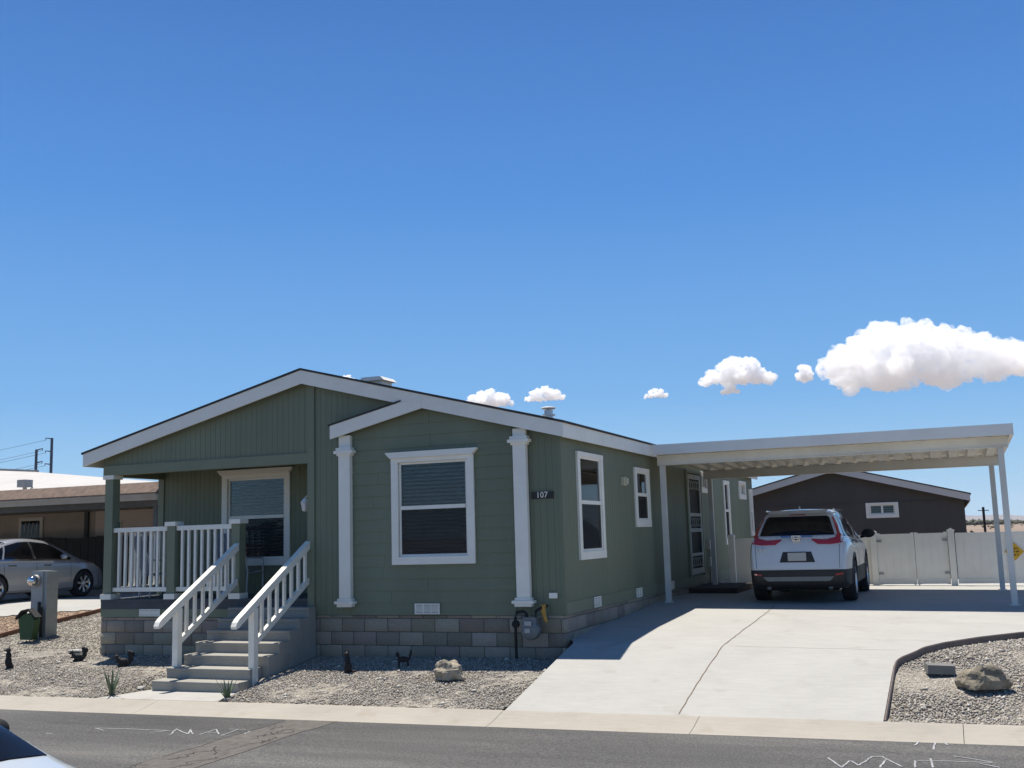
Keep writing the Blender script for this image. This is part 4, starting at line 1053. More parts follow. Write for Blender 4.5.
# saloon used for the neighbour's car and for the white car at the kerb
def make_saloon(dark_trim=True):
    A = CarSpec(); A.L = 4.9; A.half = .915; A.crown = .025; A.split = .32; A.dark_low = False; A.rw = .335; A.arch = .375; A.axr = 1.08; A.axf = 3.88; A.spokes = 7
    A.top = [(0, .62), (.012, .70), (.03, .82), (.055, .92), (.08, .98), (.14, 1.05), (.3, 1.09), (.75, 1.12), (.95, 1.18), (1.25, 1.34), (1.6, 1.46), (2.0, 1.52), (2.4, 1.525), (2.8, 1.485), (3.1, 1.39), (3.5, 1.20), (3.85, 1.01), (3.95, .98), (4.4, .89), (4.68, .77), (4.8, .66), (4.86, .58), (4.9, .50)]
    A.belt = [(0, .58), (.03, .74), (.1, .90), (.3, .97), (1.2, .985), (2.5, .955), (3.6, .93), (4.2, .84), (4.6, .70), (4.9, .46)]
    A.bot = [(0, .42), (.05, .30), (.2, .22), (4.5, .19), (4.8, .22), (4.9, .30)]
    A.wide = [(0, .70), (.012, .74), (.03, .77), (.08, .81), (.19, .85), (.4, .885), (1.0, .915), (2.0, .905), (3.2, .905), (3.9, .915), (4.4, .86), (4.68, .76), (4.82, .64), (4.9, .50)]
    A.wtop = [(0, .62), (.03, .68), (.08, .70), (.3, .72), (.75, .72), (.95, .68), (1.25, .62), (1.6, .575), (2.4, .565), (2.8, .57), (3.1, .60), (3.85, .73), (4.4, .68), (4.7, .58), (4.9, .40)]
    def det(rt, patch, sub, body):
        patch('windscreen', [(-.56, 2.86), (.56, 2.86), (.69, 3.82), (-.69, 3.82)], 'top', 'car_glass', .006, .08)
        patch('rear_window', [(-.62, .86), (.62, .86), (.55, 1.60), (-.55, 1.60)], 'top', 'car_glass', .006, .08)
        for s in (-1, 1):
            vw = 'right' if s > 0 else 'left'
            patch('side_window', [(1.02, 1.04), (1.30, 1.04), (1.48, 1.34), (1.28, 1.265)], vw, 'car_glass', .006, .06)
            patch('side_window', [(1.36, 1.035), (2.28, 1.02), (2.24, 1.455), (1.95, 1.445), (1.54, 1.36)], vw, 'car_glass', .006, .06)
            patch('side_window', [(2.35, 1.02), (3.52, .99), (3.10, 1.28), (2.82, 1.40), (2.31, 1.455)], vw, 'car_glass', .006, .06)
            patch('door_pillar', [(2.275, 1.02), (2.36, 1.02), (2.32, 1.45), (2.235, 1.45)], vw, 'black_plastic', .005, .06)
            patch('belt_trim', [(1.0, 1.008), (2.3, .985), (3.45, .958), (3.45, .984), (2.3, 1.013), (1.0, 1.034)], vw, 'chrome', .009, .1)
            patch('door_handle', [(1.42, .86), (1.66, .86), (1.66, .895), (1.42, .895)], vw, 'chrome', .022, .05)
            patch('door_handle', [(2.52, .84), (2.76, .84), (2.76, .875), (2.52, .875)], vw, 'chrome', .022, .05)
            for yy in (1.3, 2.3, 3.42): patch('door_gap', [(yy, .36), (yy + .01, .36), (yy + .01, .93), (yy, .93)], vw, 'black', .002, .1)
            m = MB(); m.ball((s * 1.0, 3.08, 1.06), .10, 3, (1.1, .7, .72)); m.bar((s * .86, 3.18, 1.0), (s * .97, 3.10, 1.03), .05, .04); sub('wing_mirror', m, A.mirror, smooth=True)
            patch('tail_light', [(s * .42, .80), (s * .84, .82), (s * .82, .94), (s * .46, .95)], 'rear', 'red_lens', .008, .05)
            patch('headlight', [(s * .40, .62), (s * .60, .60), (s * .72, .72), (s * .62, .76), (s * .42, .70)], 'front', 'clear_lens', .008, .04)
        patch('grille', [(-.36, .50), (.36, .50), (.34, .66), (-.34, .66)], 'front', 'black_plastic', .006, .06)
        m = MB(); m.box(-.155, .155, -.012, .01, .60, .74); sub('licence_plate', m, 'plate')
        m = MB(); m.box(-.6, .6, .4, 4.4, .19, .3); sub('underbody', m, 'dark')
    A.detail = det; A.mirror = 'sedan_paint'
    return A
A = make_saloon()
car(A, 'saloon_car', (-17.08, 3.75, .40), 0., 'silver grey saloon parked under the brown roofed carport on the left', 'sedan_paint')
B = make_saloon(); B.mirror = 'black'
car(B, 'saloon_car', (-3.26, -10.50, -.455), R(-90), 'white saloon at the near edge of the road, cut off by the picture corner', 'white_paint')

# ------------------------------------------------------------------ white vinyl fence and gates
def fence(x0, x1, y, label, zt=1.46, step=.16, nm='vinyl_fence', zb=.33):
    f = root(nm, ((x0 + x1) / 2, y, zb), label, 'gate' if 'gate' in nm else 'fence', None)
    mb = MB(); x = x0
    while x < x1 - .001:
        b = min(x + step, x1); mb.box(x + .002, b - .002, y - .011, y + .011, zb + .06, zt - .06); mb.box(x - .002, x + .002, y - .006, y + .006, zb + .06, zt - .06); x = b
    put('board_panel', mb, 'vinyl', f)
    mb = MB(); mb.box(x0, x1, y - .025, y + .025, zt - .10, zt - .02); put('top_rail', mb, 'vinyl', f, bevel=.004)
    mb = MB(); mb.box(x0, x1, y - .025, y + .025, zb + .04, zb + .14); put('bottom_rail', mb, 'vinyl', f, bevel=.004)
    return f
def fpost(x, y, parent, zt=1.53, w=.065, zb=.30):
    mb = MB(); mb.box(x - w, x + w, y - w, y + w, zb, zt - .05); p = put('fence_post', mb, 'vinyl', parent, bevel=.004)
    mb = MB(); mb.box(x - w - .015, x + w + .015, y - w - .015, y + w + .015, zt - .05, zt - .02); mb.prism([(x - w, zt - .02), (x + w, zt - .02), (x, zt + .02)], 'y', y - w, y + w); put('post_cap', mb, 'vinyl', p)
fy = 10.6
f = fence(.42, 3.38, fy, 'white vinyl fence panel between the green house and the gates, behind the crossover'); fpost(.33, fy, f); fpost(3.45, fy, f)
for k, (a, b, lab) in enumerate(((3.52, 4.29, 'left leaf of the white vinyl double gate, next to the parked crossover'), (4.30, 4.965, 'right leaf of the white vinyl double gate, next to the solid fence post'))):
    f = fence(a, b, fy, lab, nm='vinyl_gate', zt=1.47)
    hx = a + .03 if k == 0 else b - .03
    for z in (.6, 1.3):
        mb = MB(); mb.box(hx - .07, hx + .07, fy - .045, fy - .027, z - .02, z + .02); mb.lathe([(.014, z - .05), (.014, z + .05)], (hx - .05 + .1 * k, fy - .05, 0), n=8); put('hinge', mb, 'grey_metal', f)
    mb = MB(); mb.box((b - .05) if k == 0 else (a + .02), (b - .03) if k == 0 else (a + .04), fy - .03, fy - .019, .3, .7); put('drop_rod', mb, 'vinyl', f)
    for q in (a + .035, b - .035):
        mb = MB(); mb.box(q - .035, q + .035, fy - .018, fy + .018, .36, 1.47); put('gate_stile', mb, 'vinyl', f, bevel=.004)
f = fence(5.12, 15.0, fy, 'long white vinyl fence running right from the gates behind the carport posts'); 
for x in (5.04, 7.4, 9.8, 12.2, 14.9): fpost(x, fy, f)
# caution diamond hung on the fence
sg = root('warning_sign', (6.25, fy - .03, 1.02), 'small yellow diamond warning sign hung on the white fence', 'sign')
mb = MB(); r_ = .185; mb.prism([(6.25 - r_, 1.02), (6.25, 1.02 - r_), (6.25 + r_, 1.02), (6.25, 1.02 + r_)], 'y', fy - .036, fy - .03); put('sign_plate', mb, 'sign_yellow', sg)
mb = MB()
for z, ws in ((1.085, (.05, .04, .03)), (1.02, (.06, .03, .07)), (.955, (.04, .05, .03))):
    x = 6.25 - (sum(ws) + .03) / 2
    for w_ in ws: 
        for q in range(int(w_ / .013)): mb.box(x + q * .0135, x + q * .0135 + .008, fy - .0395, fy - .0365, z - .017, z + .017)
        mb.box(x, x + w_ - .005, fy - .0398, fy - .0366, z + (.008 if w_ > .045 else -.013), z + (.014 if w_ > .045 else -.007)); x += w_ + .015
put('dark_lettering', mb, 'black', sg)

# ------------------------------------------------------------------ houses around
bh = root('brown_house', (1.75, 25, .2), 'dark brown house with cream gable trim and one small wide window behind the white fence', 'house')
BY = 20.0; pk = (1.72, 3.50); ex0, ex1 = -2.4, 5.62
def bz(x): return pk[1] - (.262 if x > pk[0] else .262) * abs(x - pk[0]) * (1 if x > pk[0] else 1)
mb = grooved('y', BY, -1, -2.1, 5.45, -.2, 3.6, holes=[(2.78, 3.5, 1.98, 2.27)], gap=.406)
mb.clip((pk[0], 0, pk[1] - .16), (.262, 0, 1)); mb.clip((pk[0], 0, pk[1] - .16), (-.262, 0, 1))
put('gable_wall', mb, 'brown_wall', bh)
mb = MB(); mb.box(5.42, 5.45, BY + .001, BY + 16, -.2, 2.42); mb.box(-2.1, -2.07, BY + .001, BY + 16, -.2, 2.42); mb.box(-2.0, 5.4, BY + .3, BY + .35, 0, 2.3); put('side_wall', mb, 'brown_wall', bh)
mb = MB(); mb.box(-2.1, 5.45, BY - .018, BY - .001, 2.30, 2.34); put('band_board', mb, 'brown_wall', bh)
for sgn_, e in ((-1, ex0), (1, ex1)):
    ze = pk[1] - .262 * abs(e - pk[0])
    mb = MB(); mb.prism([(pk[0], pk[1] - .20), (e, ze - .20), (e, ze), (pk[0], pk[1])], 'y', BY - .35, BY - .32); put('rake_board', mb, 'cream_trim', bh)
    mb = MB(); mb.prism([(pk[0], pk[1] + .002), (e + sgn_ * .03, ze - .006), (e + sgn_ * .03, ze + .03), (pk[0], pk[1] + .04)], 'y', BY - .37, BY + 16.3); put('roof', mb, 'shingle', bh)
    mb = MB(); mb.prism([(pk[0], pk[1] - .06), (e, ze - .06), (e, ze - .01), (pk[0], pk[1] - .01)], 'y', BY - .319, BY + 16); put('soffit', mb, 'brown_wall', bh)
    mb = MB(); mb.box(min(e, e - sgn_ * .03), max(e, e - sgn_ * .03), BY - .319, BY + 16.3, ze - .2, ze - .06); put('eave_fascia', mb, 'cream_trim', bh)
window('y', BY, -1, 2.78, 3.5, 1.98, 2.27, bh, head=False, tw=.11, mid=False, screen=False, blinds=True, pair=True)

# neighbour on the left: flat brown-roofed carport with the house behind it
nb = root('neighbour_carport', (-22, 9.5, .4), 'flat carport with red brown shingled edge and beige gutter on the left lot', 'carport')
NY = 7.0
def nz(z9): return z9
mb = MB(); mb.prism([(NY - .02, 2.955), (NY + .02, 2.95), (NY + .35, 3.26), (NY + .32, 3.28), (NY - .02, 3.0)], 'x', -30, -13.3); put('shingle_edge', mb, 'tile', nb)
mb = MB(); mb.box(-30, -13.2, NY - .12, NY + .0, 2.80, 2.95); mb.box(-30, -13.2, NY - .14, NY - .121, 2.90, 2.955); put('gutter_fascia', mb, 'beige_metal', nb)
mb = MB(); mb.box(-30, -13.25, NY + .36, NY + 6.0, 3.12, 3.2); mb.box(-30, -13.25, NY + .001, NY + 6, 2.82, 2.85); put('roof_deck', mb, 'beige_metal', nb)
mb = MB(); mb.box(-30, -13.3, NY + .3, NY + .42, 2.66, 2.815); put('roof_beam', mb, 'deck', nb)
for x in (-28.0, -13.6):
    mb = MB(); mb.box(x - .05, x + .05, NY + .31, NY + .41, .35, 2.659); put('post', mb, 'deck', nb)
nh = root('neighbour_house', (-22, 16, .4), 'beige neighbour house in deep shade behind the flat brown roofed carport', 'house')
WY = 12.5
mb = MB(); mb.box(-36, -20.5, WY, WY + .12, .3, 3.1); mb.box(-36, -13.4, WY + 8, WY + 8.1, .3, 3.3); put('wall', mb, 'beige_wall', nh)
mb = MB(); mb.box(-20.499, -13.0, WY, WY + .12, .3, 3.1); put('wall', mb, 'pink_wall', nh)
mb = MB(); mb.prism([(WY - .05, 3.21), (WY + 4, 3.55), (WY + 8.4, 3.21), (WY + 8.4, 3.14), (WY - .05, 3.14)], 'x', -36, -12.9); put('roof', mb, 'white_wall', nh)
mb = MB(); mb.box(-23.75, -22.7, WY - .06, WY - .001, .5, 2.72); fr = put('entry_door', mb, 'cream_trim', nh)
mb = MB(); mb.box(-23.62, -22.83, WY - .075, WY - .061, 1.65, 2.6); put('door_window', mb, 'car_glass', fr)
mb = MB()
for k in range(4): mb.bar((-23.55 + k * .17, WY - .08, 1.7), (-23.42 + k * .17, WY - .08, 2.55), .02, .012, up=(0, 1, 0))
put('window_bars', mb, 'cream_trim', fr)
mb = MB(); mb.box(-20.9, -20.75, WY - .08, WY - .001, .4, 3.1); put('downpipe', mb, 'deck', nh)
mb = MB(); mb.lathe([(.06, 1.95), (.10, 2.0), (.12, 2.22), (.03, 2.34)], (-17.2, WY - .14, 0), n=8); mb.bar((-17.2, WY - .14, 2.3), (-17.2, WY - .01, 2.42), .03, .03); put('wall_lantern', mb, 'bronze', nh)
mb = MB(); mb.box(-20.0, -19.4, WY - .03, WY - .001, 1.9, 2.5); fr = put('vent_window', mb, 'cream_trim', nh); mb = MB(); mb.box(-19.95, -19.45, WY - .04, WY - .031, 1.95, 2.45); put('glass_pane', mb, 'car_glass', fr)
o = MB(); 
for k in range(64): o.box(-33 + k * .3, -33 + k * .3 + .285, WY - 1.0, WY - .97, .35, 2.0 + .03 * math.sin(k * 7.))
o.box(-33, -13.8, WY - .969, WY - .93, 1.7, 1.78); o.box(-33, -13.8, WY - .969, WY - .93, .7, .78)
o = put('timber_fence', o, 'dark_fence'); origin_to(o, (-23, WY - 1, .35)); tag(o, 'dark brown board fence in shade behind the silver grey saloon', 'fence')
# things on the neighbour's roof
def roof_thing(nm, x, y, z, label, cat, build, mat):
    m = MB(); build(m, x, y, z); o = put(nm, m, mat); origin_to(o, (x, y, z)); tag(o, label, cat); return o
RY = WY + 1.2; zr = 3.14 + .17
p = Vector((-24.89, 13.70, 3.95)); roof_thing('roof_vent_pipe', p.x, RY, zr - .1, 'small dark vent block on the white roof at far left', 'vent', lambda m, x, y, z: (m.box(x - .18, x + .18, y - .18, y + .18, z + .62, z + .88), m.box(x - .05, x + .05, y - .05, y + .05, z, z + .62)), 'grey_metal')
p = Vector((-24.55, 13.70, 3.83)); roof_thing('roof_vent_pipe', p.x, RY, zr - .1, 'thin pointed vent pipe standing on the white roof', 'vent', lambda m, x, y, z: (m.tube([(x, y, z), (x, y, z + .62)], [.09, .03])), 'grey_metal')
p = Vector((-23.72, 13.70, 3.79)); roof_thing('roof_cooler', p.x, RY, zr - .1, 'low slanted metal roof cowl on the white roof', 'vent', lambda m, x, y, z: (m.prism([(x - .65, z + .42), (x + .1, z + .30), (x + .65, z + .18), (x + .62, z + .30), (x - .6, z + .56)], 'y', y - .3, y + .3), m.box(x - .05, x + .35, y - .2, y + .2, z, z + .25)), 'grey_metal')
p = Vector((-21.58, 13.70, 3.69)); roof_thing('roof_vent_pipe', p.x, RY, zr - .1, 'pair of short vents on the white roof near the green porch post', 'vent', lambda m, x, y, z: (m.tube([(x - .3, y, z), (x - .3, y, z + .38)], .09), m.tube([(x + .3, y, z), (x + .3, y, z + .34)], .09), m.box(x - .4, x + .4, y - .1, y + .1, z + .0, z + .16)), 'cream_trim')
# big white building with a shallow gable behind
wb = root('white_building', (-70, 62, .0), 'large building with a broad white shallow roof beyond the brown roofed carport', 'building')
p0, p1, p2 = Vector((-85.68, 60.00, 9.75)), Vector((-73.25, 60.00, 8.80)), Vector((-57.71, 60.00, 7.07))
mb = MB(); q = [mb.bm.verts.new(v) for v in ((p0.x - 30, 60, p0.z + .5), (p0.x, 60, p0.z), (p1.x, 60, p1.z), (p2.x + 4, 60, p2.z - .4), (p2.x + 4, 36, p2.z - 3.2), (p1.x, 36, p1.z - 3.4), (p0.x - 30, 36, p0.z - 3.2))]
lo = [mb.bm.verts.new((v.co.x, v.co.y, v.co.z - .3)) for v in q]
mb.bm.faces.new((q[0], q[1], q[2], q[5], q[6])); mb.bm.faces.new((q[2], q[3], q[4], q[5])); mb.bm.faces.new((lo[0], lo[6], lo[5], lo[2], lo[1])); mb.bm.faces.new((lo[2], lo[5], lo[4], lo[3]))
for i in range(7): mb.bm.faces.new((q[i], lo[i], lo[(i + 1) % 7], q[(i + 1) % 7]))
put('roof', mb, 'white_wall', wb)
mb = MB(); mb.box(p0.x - 29, p2.x + 3.5, 36.5, 60, -1, p2.z - 3.7); put('wall', mb, 'white_wall', wb)
mb = MB(); mb.bar((p0.x - 30, 60.2, p0.z + .62), (p0.x, 60.2, p0.z + .1), .25, .25); mb.bar((p0.x, 60.2, p0.z + .1), (p1.x, 60.2, p1.z + .06), .25, .25); put('roof_edge', mb, 'grey_metal', wb)

# transmission poles and wires far left
def tpole(p, Yp, side, label, sp_=2.15):
    pr = root('utility_pole', (p.x, Yp, -.2), label, 'utility pole', 'tall steel utility poles behind the white building')
    mb = MB(); mb.tube([(p.x, Yp, -.2), (p.x, Yp, p.z)], [.27, .22], 10); put('pole', mb, 'pole_steel', pr)
    ends = []
    for k in range(3):
        z = p.z - .12 - k * sp_; mb = MB(); e = Vector((p.x + side * 1.35, Yp, z + .2)); mb.tube([(p.x, Yp, z), e], [.13, .08], 6); mb.tube([e, e + Vector((0, 0, -.35))], .06, 6); put('cross_arm', mb, 'pole_steel', pr); ends.append(e + Vector((0, 0, -.35)))
    return ends
e1 = tpole(Vector((-133.28, 120.00, 20.09)), 120, -1, 'taller steel utility pole with three arms pointing left above the white building')
e2 = tpole(Vector((-136.64, 120.00, 18.36)), 120, 1, 'shorter steel utility pole with three arms pointing right above the white building')
for k, e in enumerate(e1 + e2):
    mb = MB(); q = e + Vector((-95, -12, -1.5)); pts = []
    for i in range(13):
        t = i / 12; v = e.lerp(q, t); v.z -= 3.2 * 4 * t * (1 - t); pts.append(v)
    mb.tube(pts, .028, 4); o = put('power_line', mb, 'pole_steel'); origin_to(o, e)
    tag(o, 'thin sagging power line running left from the utility poles', 'power line', 'power lines leaving the utility poles')
sp = Vector((7.62, 90.00, 2.99)); pr = MB(); pr.tube([(sp.x, 90, -.2), (sp.x, 90, sp.z)], .11, 8); pr.bar((sp.x - .45, 90, sp.z - .3), (sp.x + .45, 90, sp.z - .3), .07, .07)
o = put('utility_pole', pr, 'dark'); origin_to(o, (sp.x, 90, -.2)); tag(o, 'small dark wooden pole in the desert beyond the white fence', 'utility pole')

# desert scrub and mountains
def scrub():
    V, F = [], []
    base = np.array([[1, 0, 0], [0, 1, 0], [-1, 0, 0], [0, -1, 0], [0, 0, 1], [0, 0, -.5]], float)
    Fo = np.array([[0, 1, 4], [1, 2, 4], [2, 3, 4], [3, 0, 4], [1, 0, 5], [2, 1, 5], [3, 2, 5], [0, 3, 5]])
    n = 11000; a = rng.uniform(-.75, 1.35, n); far = np.arange(n) < 8500
    a = np.where(far, rng.uniform(-.35, .9, n), a)
    r = np.where(far, rng.uniform(760, 980, n), 130 + 700 * rng.uniform(0, 1, n) ** .6)
    x = r * np.sin(a); y = r * np.cos(a); s = np.where(far, rng.uniform(1.0, 2.6, n) * (1 + .35 * np.sin(a * 60) * np.sin(a * 23)), rng.uniform(.2, .55, n))
    out = []
    for j in range(4):
        P = np.stack([x + rng.normal(0, .5, n) * s, y + rng.normal(0, .5, n) * s, -.1 + s * rng.uniform(.2, .8, n)], -1)
        v = base[None] * rng.uniform(.5, 1.2, (n, 6, 3)) * (s * rng.uniform(.5, 1, n))[:, None, None] * np.array([1, 1, .8]) + P[:, None]
        out.append(v)
    V = np.concatenate(out).reshape(-1, 3); F = (Fo[None] + np.arange(4 * n)[:, None, None] * 6).reshape(-1, 3)
    o = np_mesh('desert_scrub', V, F, 'scrub'); o['kind'] = 'stuff'
scrub()
def mountains():
    n = 400; az = np.linspace(-1.2, 1.5, n); h = np.zeros(n)
    for k, am in ((3, 7), (7, 5), (17, 5), (41, 3), (90, 2)): h += am * np.sin(az * k * 2.2 + k * 1.7)
    h = 30 + h + 42 * np.exp(-((az - .005) / .05) ** 2) + 120 * np.exp(-((az + .75) / .3) ** 2) + 60 * np.exp(-((az - .6) / .3) ** 2)
    V = []
    for i in range(n):
        for j, (dr, f_) in enumerate(((0, -.1), (500, .35), (900, .6), (1500, 1.0), (2600, -.1))):
            rr = 7000 + dr + 160 * math.sin(i * 1.3 + j); V.append((rr * math.sin(az[i]), rr * math.cos(az[i]), max(-20, h[i] * f_ * (1 + .18 * math.sin(i * .9 + j * 2)))))
    F = [(i * 5 + j, (i + 1) * 5 + j, (i + 1) * 5 + j + 1, i * 5 + j + 1) for i in range(n - 1) for j in range(4)]
    o = np_mesh('mountains', V, F, 'mountain', True); o['kind'] = 'structure'
mountains()

# ------------------------------------------------------------------ yard objects
ped = root('meter_pedestal', (-10.9, 1.25, .02), 'grey electric meter pedestal with round glass meter standing in the gravel', 'pedestal')
px0, py0 = -10.92, 1.25; zb = g(px0, py0)
mb = MB(); mb.box(px0 - .18, px0 + .10, py0 - .16, py0 + .16, zb - .05, zb + 1.22); put('cabinet', mb, 'ped_metal', ped, bevel=.008)
mb = MB(); mb.box(px0 + .101, px0 + .17, py0 - .13, py0 + .15, zb - .05, zb + 1.20); put('side_panel', mb, 'ped_metal', ped, bevel=.006)
mb = MB(); mb.lathe([(.105, -.0), (.115, -.02), (.105, -.06)], (px0 - .05, py0 - .161, zb + 1.04), axis='y', n=24); mt = put('meter_ring', mb, 'grey_metal', ped, smooth=False)
mb = MB(); mb.lathe([(.088, -.06), (.088, -.13), (.07, -.16), (.03, -.17)], (px0 - .05, py0 - .161, zb + 1.04), axis='y', n=24); put('meter_dome', mb, 'chrome', mt, smooth=True)
mb = MB(); mb.box(px0 + .02, px0 + .07, py0 - .19, py0 - .161, zb + .1, zb + .65); mb.box(px0 + .085, px0 + .13, py0 - .2, py0 - .165, zb + .0, zb + .55); put('conduit', mb, 'black', ped)
gx, gy = -10.82, .80; zg = g(gx, gy)
gb = root('garden_ornament', (gx, gy, zg), 'small green flared garden ornament in front of the meter pedestal', 'garden ornament')
mb = MB(); mb.prism([(gx - .13, zg + .04), (gx + .14, zg + .04), (gx + .20, zg + .40), (gx + .12, zg + .48), (gx, zg + .52), (gx - .1, zg + .48), (gx - .19, zg + .40)], 'y', gy - .07, gy + .07); put('green_panel', mb, 'green_plastic', gb, bevel=.02)
mb = MB()
for a, b in (((gx - .24, zg + .42), (gx - .1, zg + .56)), ((gx - .1, zg + .56), (gx + .06, zg + .59)), ((gx + .06, zg + .59), (gx + .24, zg + .44))): mb.bar((a[0], gy - .02, a[1]), (b[0], gy - .02, b[1]), .16, .03, up=(0, 0, 1))
put('dark_rim', mb, 'black', gb)
def rock(nm, c, r, sc, seed, mat, label, cat='rock', rot=0, sub=4, rough=.32):
    bm = bmesh.new(); bmesh.ops.create_icosphere(bm, subdivisions=sub, radius=1)
    rs = np.random.default_rng(seed); ph = rs.uniform(0, 6, (10, 3)); fr = rs.uniform(1.2, 7, (10, 3))
    PN = rs.normal(0, 1, (22, 3)); PN /= np.linalg.norm(PN, axis=1)[:, None]; PC = rs.uniform(.62, .95, 22)
    for v in bm.verts:
        p = np.array(v.co)
        for n_, c_ in zip(PN, PC):
            e_ = p @ n_ - c_
            if e_ > 0: p = p - n_ * e_ * .9
        v.co = Vector(p); d = 0
        for k in range(10): d += rough / (1 + k * .28) * math.sin(p @ fr[k] + ph[k][0]) * math.cos(p[2] * fr[k][1] * .8 + ph[k][1])
        d = math.floor(d * 9) / 9 * .5 + d * .5 + .12 * math.sin(p[0] * 19 + ph[1][0]) * math.sin(p[1] * 17) * math.cos(p[2] * 21) + .08 * math.sin(p[0] * 33 + p[2] * 27) * math.cos(p[1] * 29)
        v.co = v.co * (1 + .45 * d) * r; v.co.x *= sc[0]; v.co.y *= sc[1]; v.co.z = max(v.co.z * sc[2], -r * .28)
    bmesh.ops.rotate(bm, verts=bm.verts, cent=(0, 0, 0), matrix=Matrix.Rotation(rot, 3, 'Z'))
    bmesh.ops.translate(bm, verts=bm.verts, vec=(0, 0, r * .22))
    o = put(nm, bm, mat); o.location = c; tag(o, label, cat); return o
rock('boulder', (-1.24, -1.28, g(-1.24, -1.28) + .03), .23, (1.0, .8, 1.05), 3, 'rock', 'pale tan boulder on the grey gravel in front of the block skirting', rot=.3)
rock('boulder', (5.27, -1.38, -.12), .235, (1.15, .8, .9), 11, 'rock2', 'brown grey knobbly boulder in the right gravel bed', rot=-.2)
mb = MB(); mb.box(-.15, .15, -.09, .09, -.03, .07); o = put('paver_block', mb, 'stone_grey', bevel=.018); o.location = (4.84, -.84, -.02); o.rotation_euler = (.06, .05, .25); tag(o, 'grey concrete paver block lying near the curved edging', 'paver')
rock('flat_stone', (-9.0, .12, g(-9, .12)), .12, (1.5, .7, .22), 8, 'slab', 'small flat pale stone near the porch corner', sub=3, rough=.1)
rock('flat_stone', (-5.92, -1.77, g(-5.9, -1.77)), .07, (1.3, .8, .35), 9, 'slab', 'white pebble stone beside the foot of the steps', sub=3, rough=.15)

def figurine(nm, parts, loc, label, face=0., sc=1.):
    mb = MB()
    for (x, z, rx, rz_, ry) in parts: mb.ball((x, 0, z), 1, 2, (rx, ry, rz_))
    me = bpy.data.meshes.new(nm); mb.bm.to_mesh(me); mb.bm.free(); ob = bpy.data.objects.new(nm, me); COL.objects.link(ob)
    md = ob.modifiers.new('r', 'REMESH'); md.mode = 'VOXEL'; md.voxel_size = .007
    ms = ob.modifiers.new('s', 'SMOOTH'); ms.iterations = 3
    dg = bpy.context.evaluated_depsgraph_get(); me2 = bpy.data.meshes.new_from_object(ob.evaluated_get(dg)); me2.name = nm; bpy.data.objects.remove(ob)
    me2.materials.clear(); me2.materials.append(M['black']); o = bpy.data.objects.new(nm, me2); COL.objects.link(o)
    for p in me2.polygons: p.use_smooth = True
    o.location = (loc[0], loc[1], g(*loc) + .0); o.rotation_euler = (0, 0, face); o.scale = (sc,) * 3; o['_w'] = (0, 0, 0); tag(o, label, 'figurine', None); return o
squirrel = [(-.01, .075, .07, .055, .045), (-.065, .10, .04, .045, .035), (-.10, .145, .036, .032, .03), (-.135, .135, .020, .014, .015), (-.095, .18, .008, .016, .008), (-.05, .02, .04, .018, .03), (.03, .02, .045, .02, .04), (-.10, .07, .03, .012, .015),
            (.07, .06, .035, .03, .022), (.095, .11, .036, .045, .028), (.10, .175, .052, .05, .03), (.075, .205, .035, .03, .026)]
bird = [(0, .10, .05, .085, .045), (0, .19, .04, .06, .036), (-.005, .265, .036, .036, .032), (-.05, .27, .03, .012, .010), (.015, .06, .045, .05, .04), (.0, .01, .04, .014, .03), (.05, .03, .03, .03, .02), (.01, .31, .008, .025, .006)]
cat_ = [(0, .09, .055, .085, .05), (-.01, .18, .04, .055, .036), (-.015, .25, .038, .034, .034), (-.035, .29, .010, .022, .010), (.008, .29, .010, .022, .010), (-.035, .03, .018, .04, .02), (.03, .03, .018, .04, .02), (.07, .03, .05, .016, .016)]
cat_stand = [(0, .13, .10, .045, .04), (-.09, .19, .035, .03, .03), (-.075, .23, .008, .02, .008), (-.105, .23, .008, .02, .008), (-.07, .06, .016, .065, .016), (.07, .06, .016, .065, .016), (.10, .17, .02, .05, .012), (.115, .23, .014, .045, .012)]
figurine('bird_figurine', bird, (-9.28, -1.05), 'black upright bird figurine at the far left of the grey gravel', R(35), 1.12)
figurine('squirrel_figurine', squirrel, (-8.33, -.51), 'black squirrel figurine with raised curled tail standing in sunlit gravel', R(25), 1.05)
figurine('squirrel_figurine', squirrel, (-7.11, -.81), 'black squirrel figurine at the edge of the shade below the porch', R(30), 1.1)
figurine('cat_figurine', cat_, (-2.92, -1.0), 'black sitting cat figurine in the gravel right of the steps', R(10), 1.05)
figurine('cat_figurine', cat_stand, (-2.21, -.68), 'black low cat figurine at the edge of the shade below the bay window', R(10), .95)

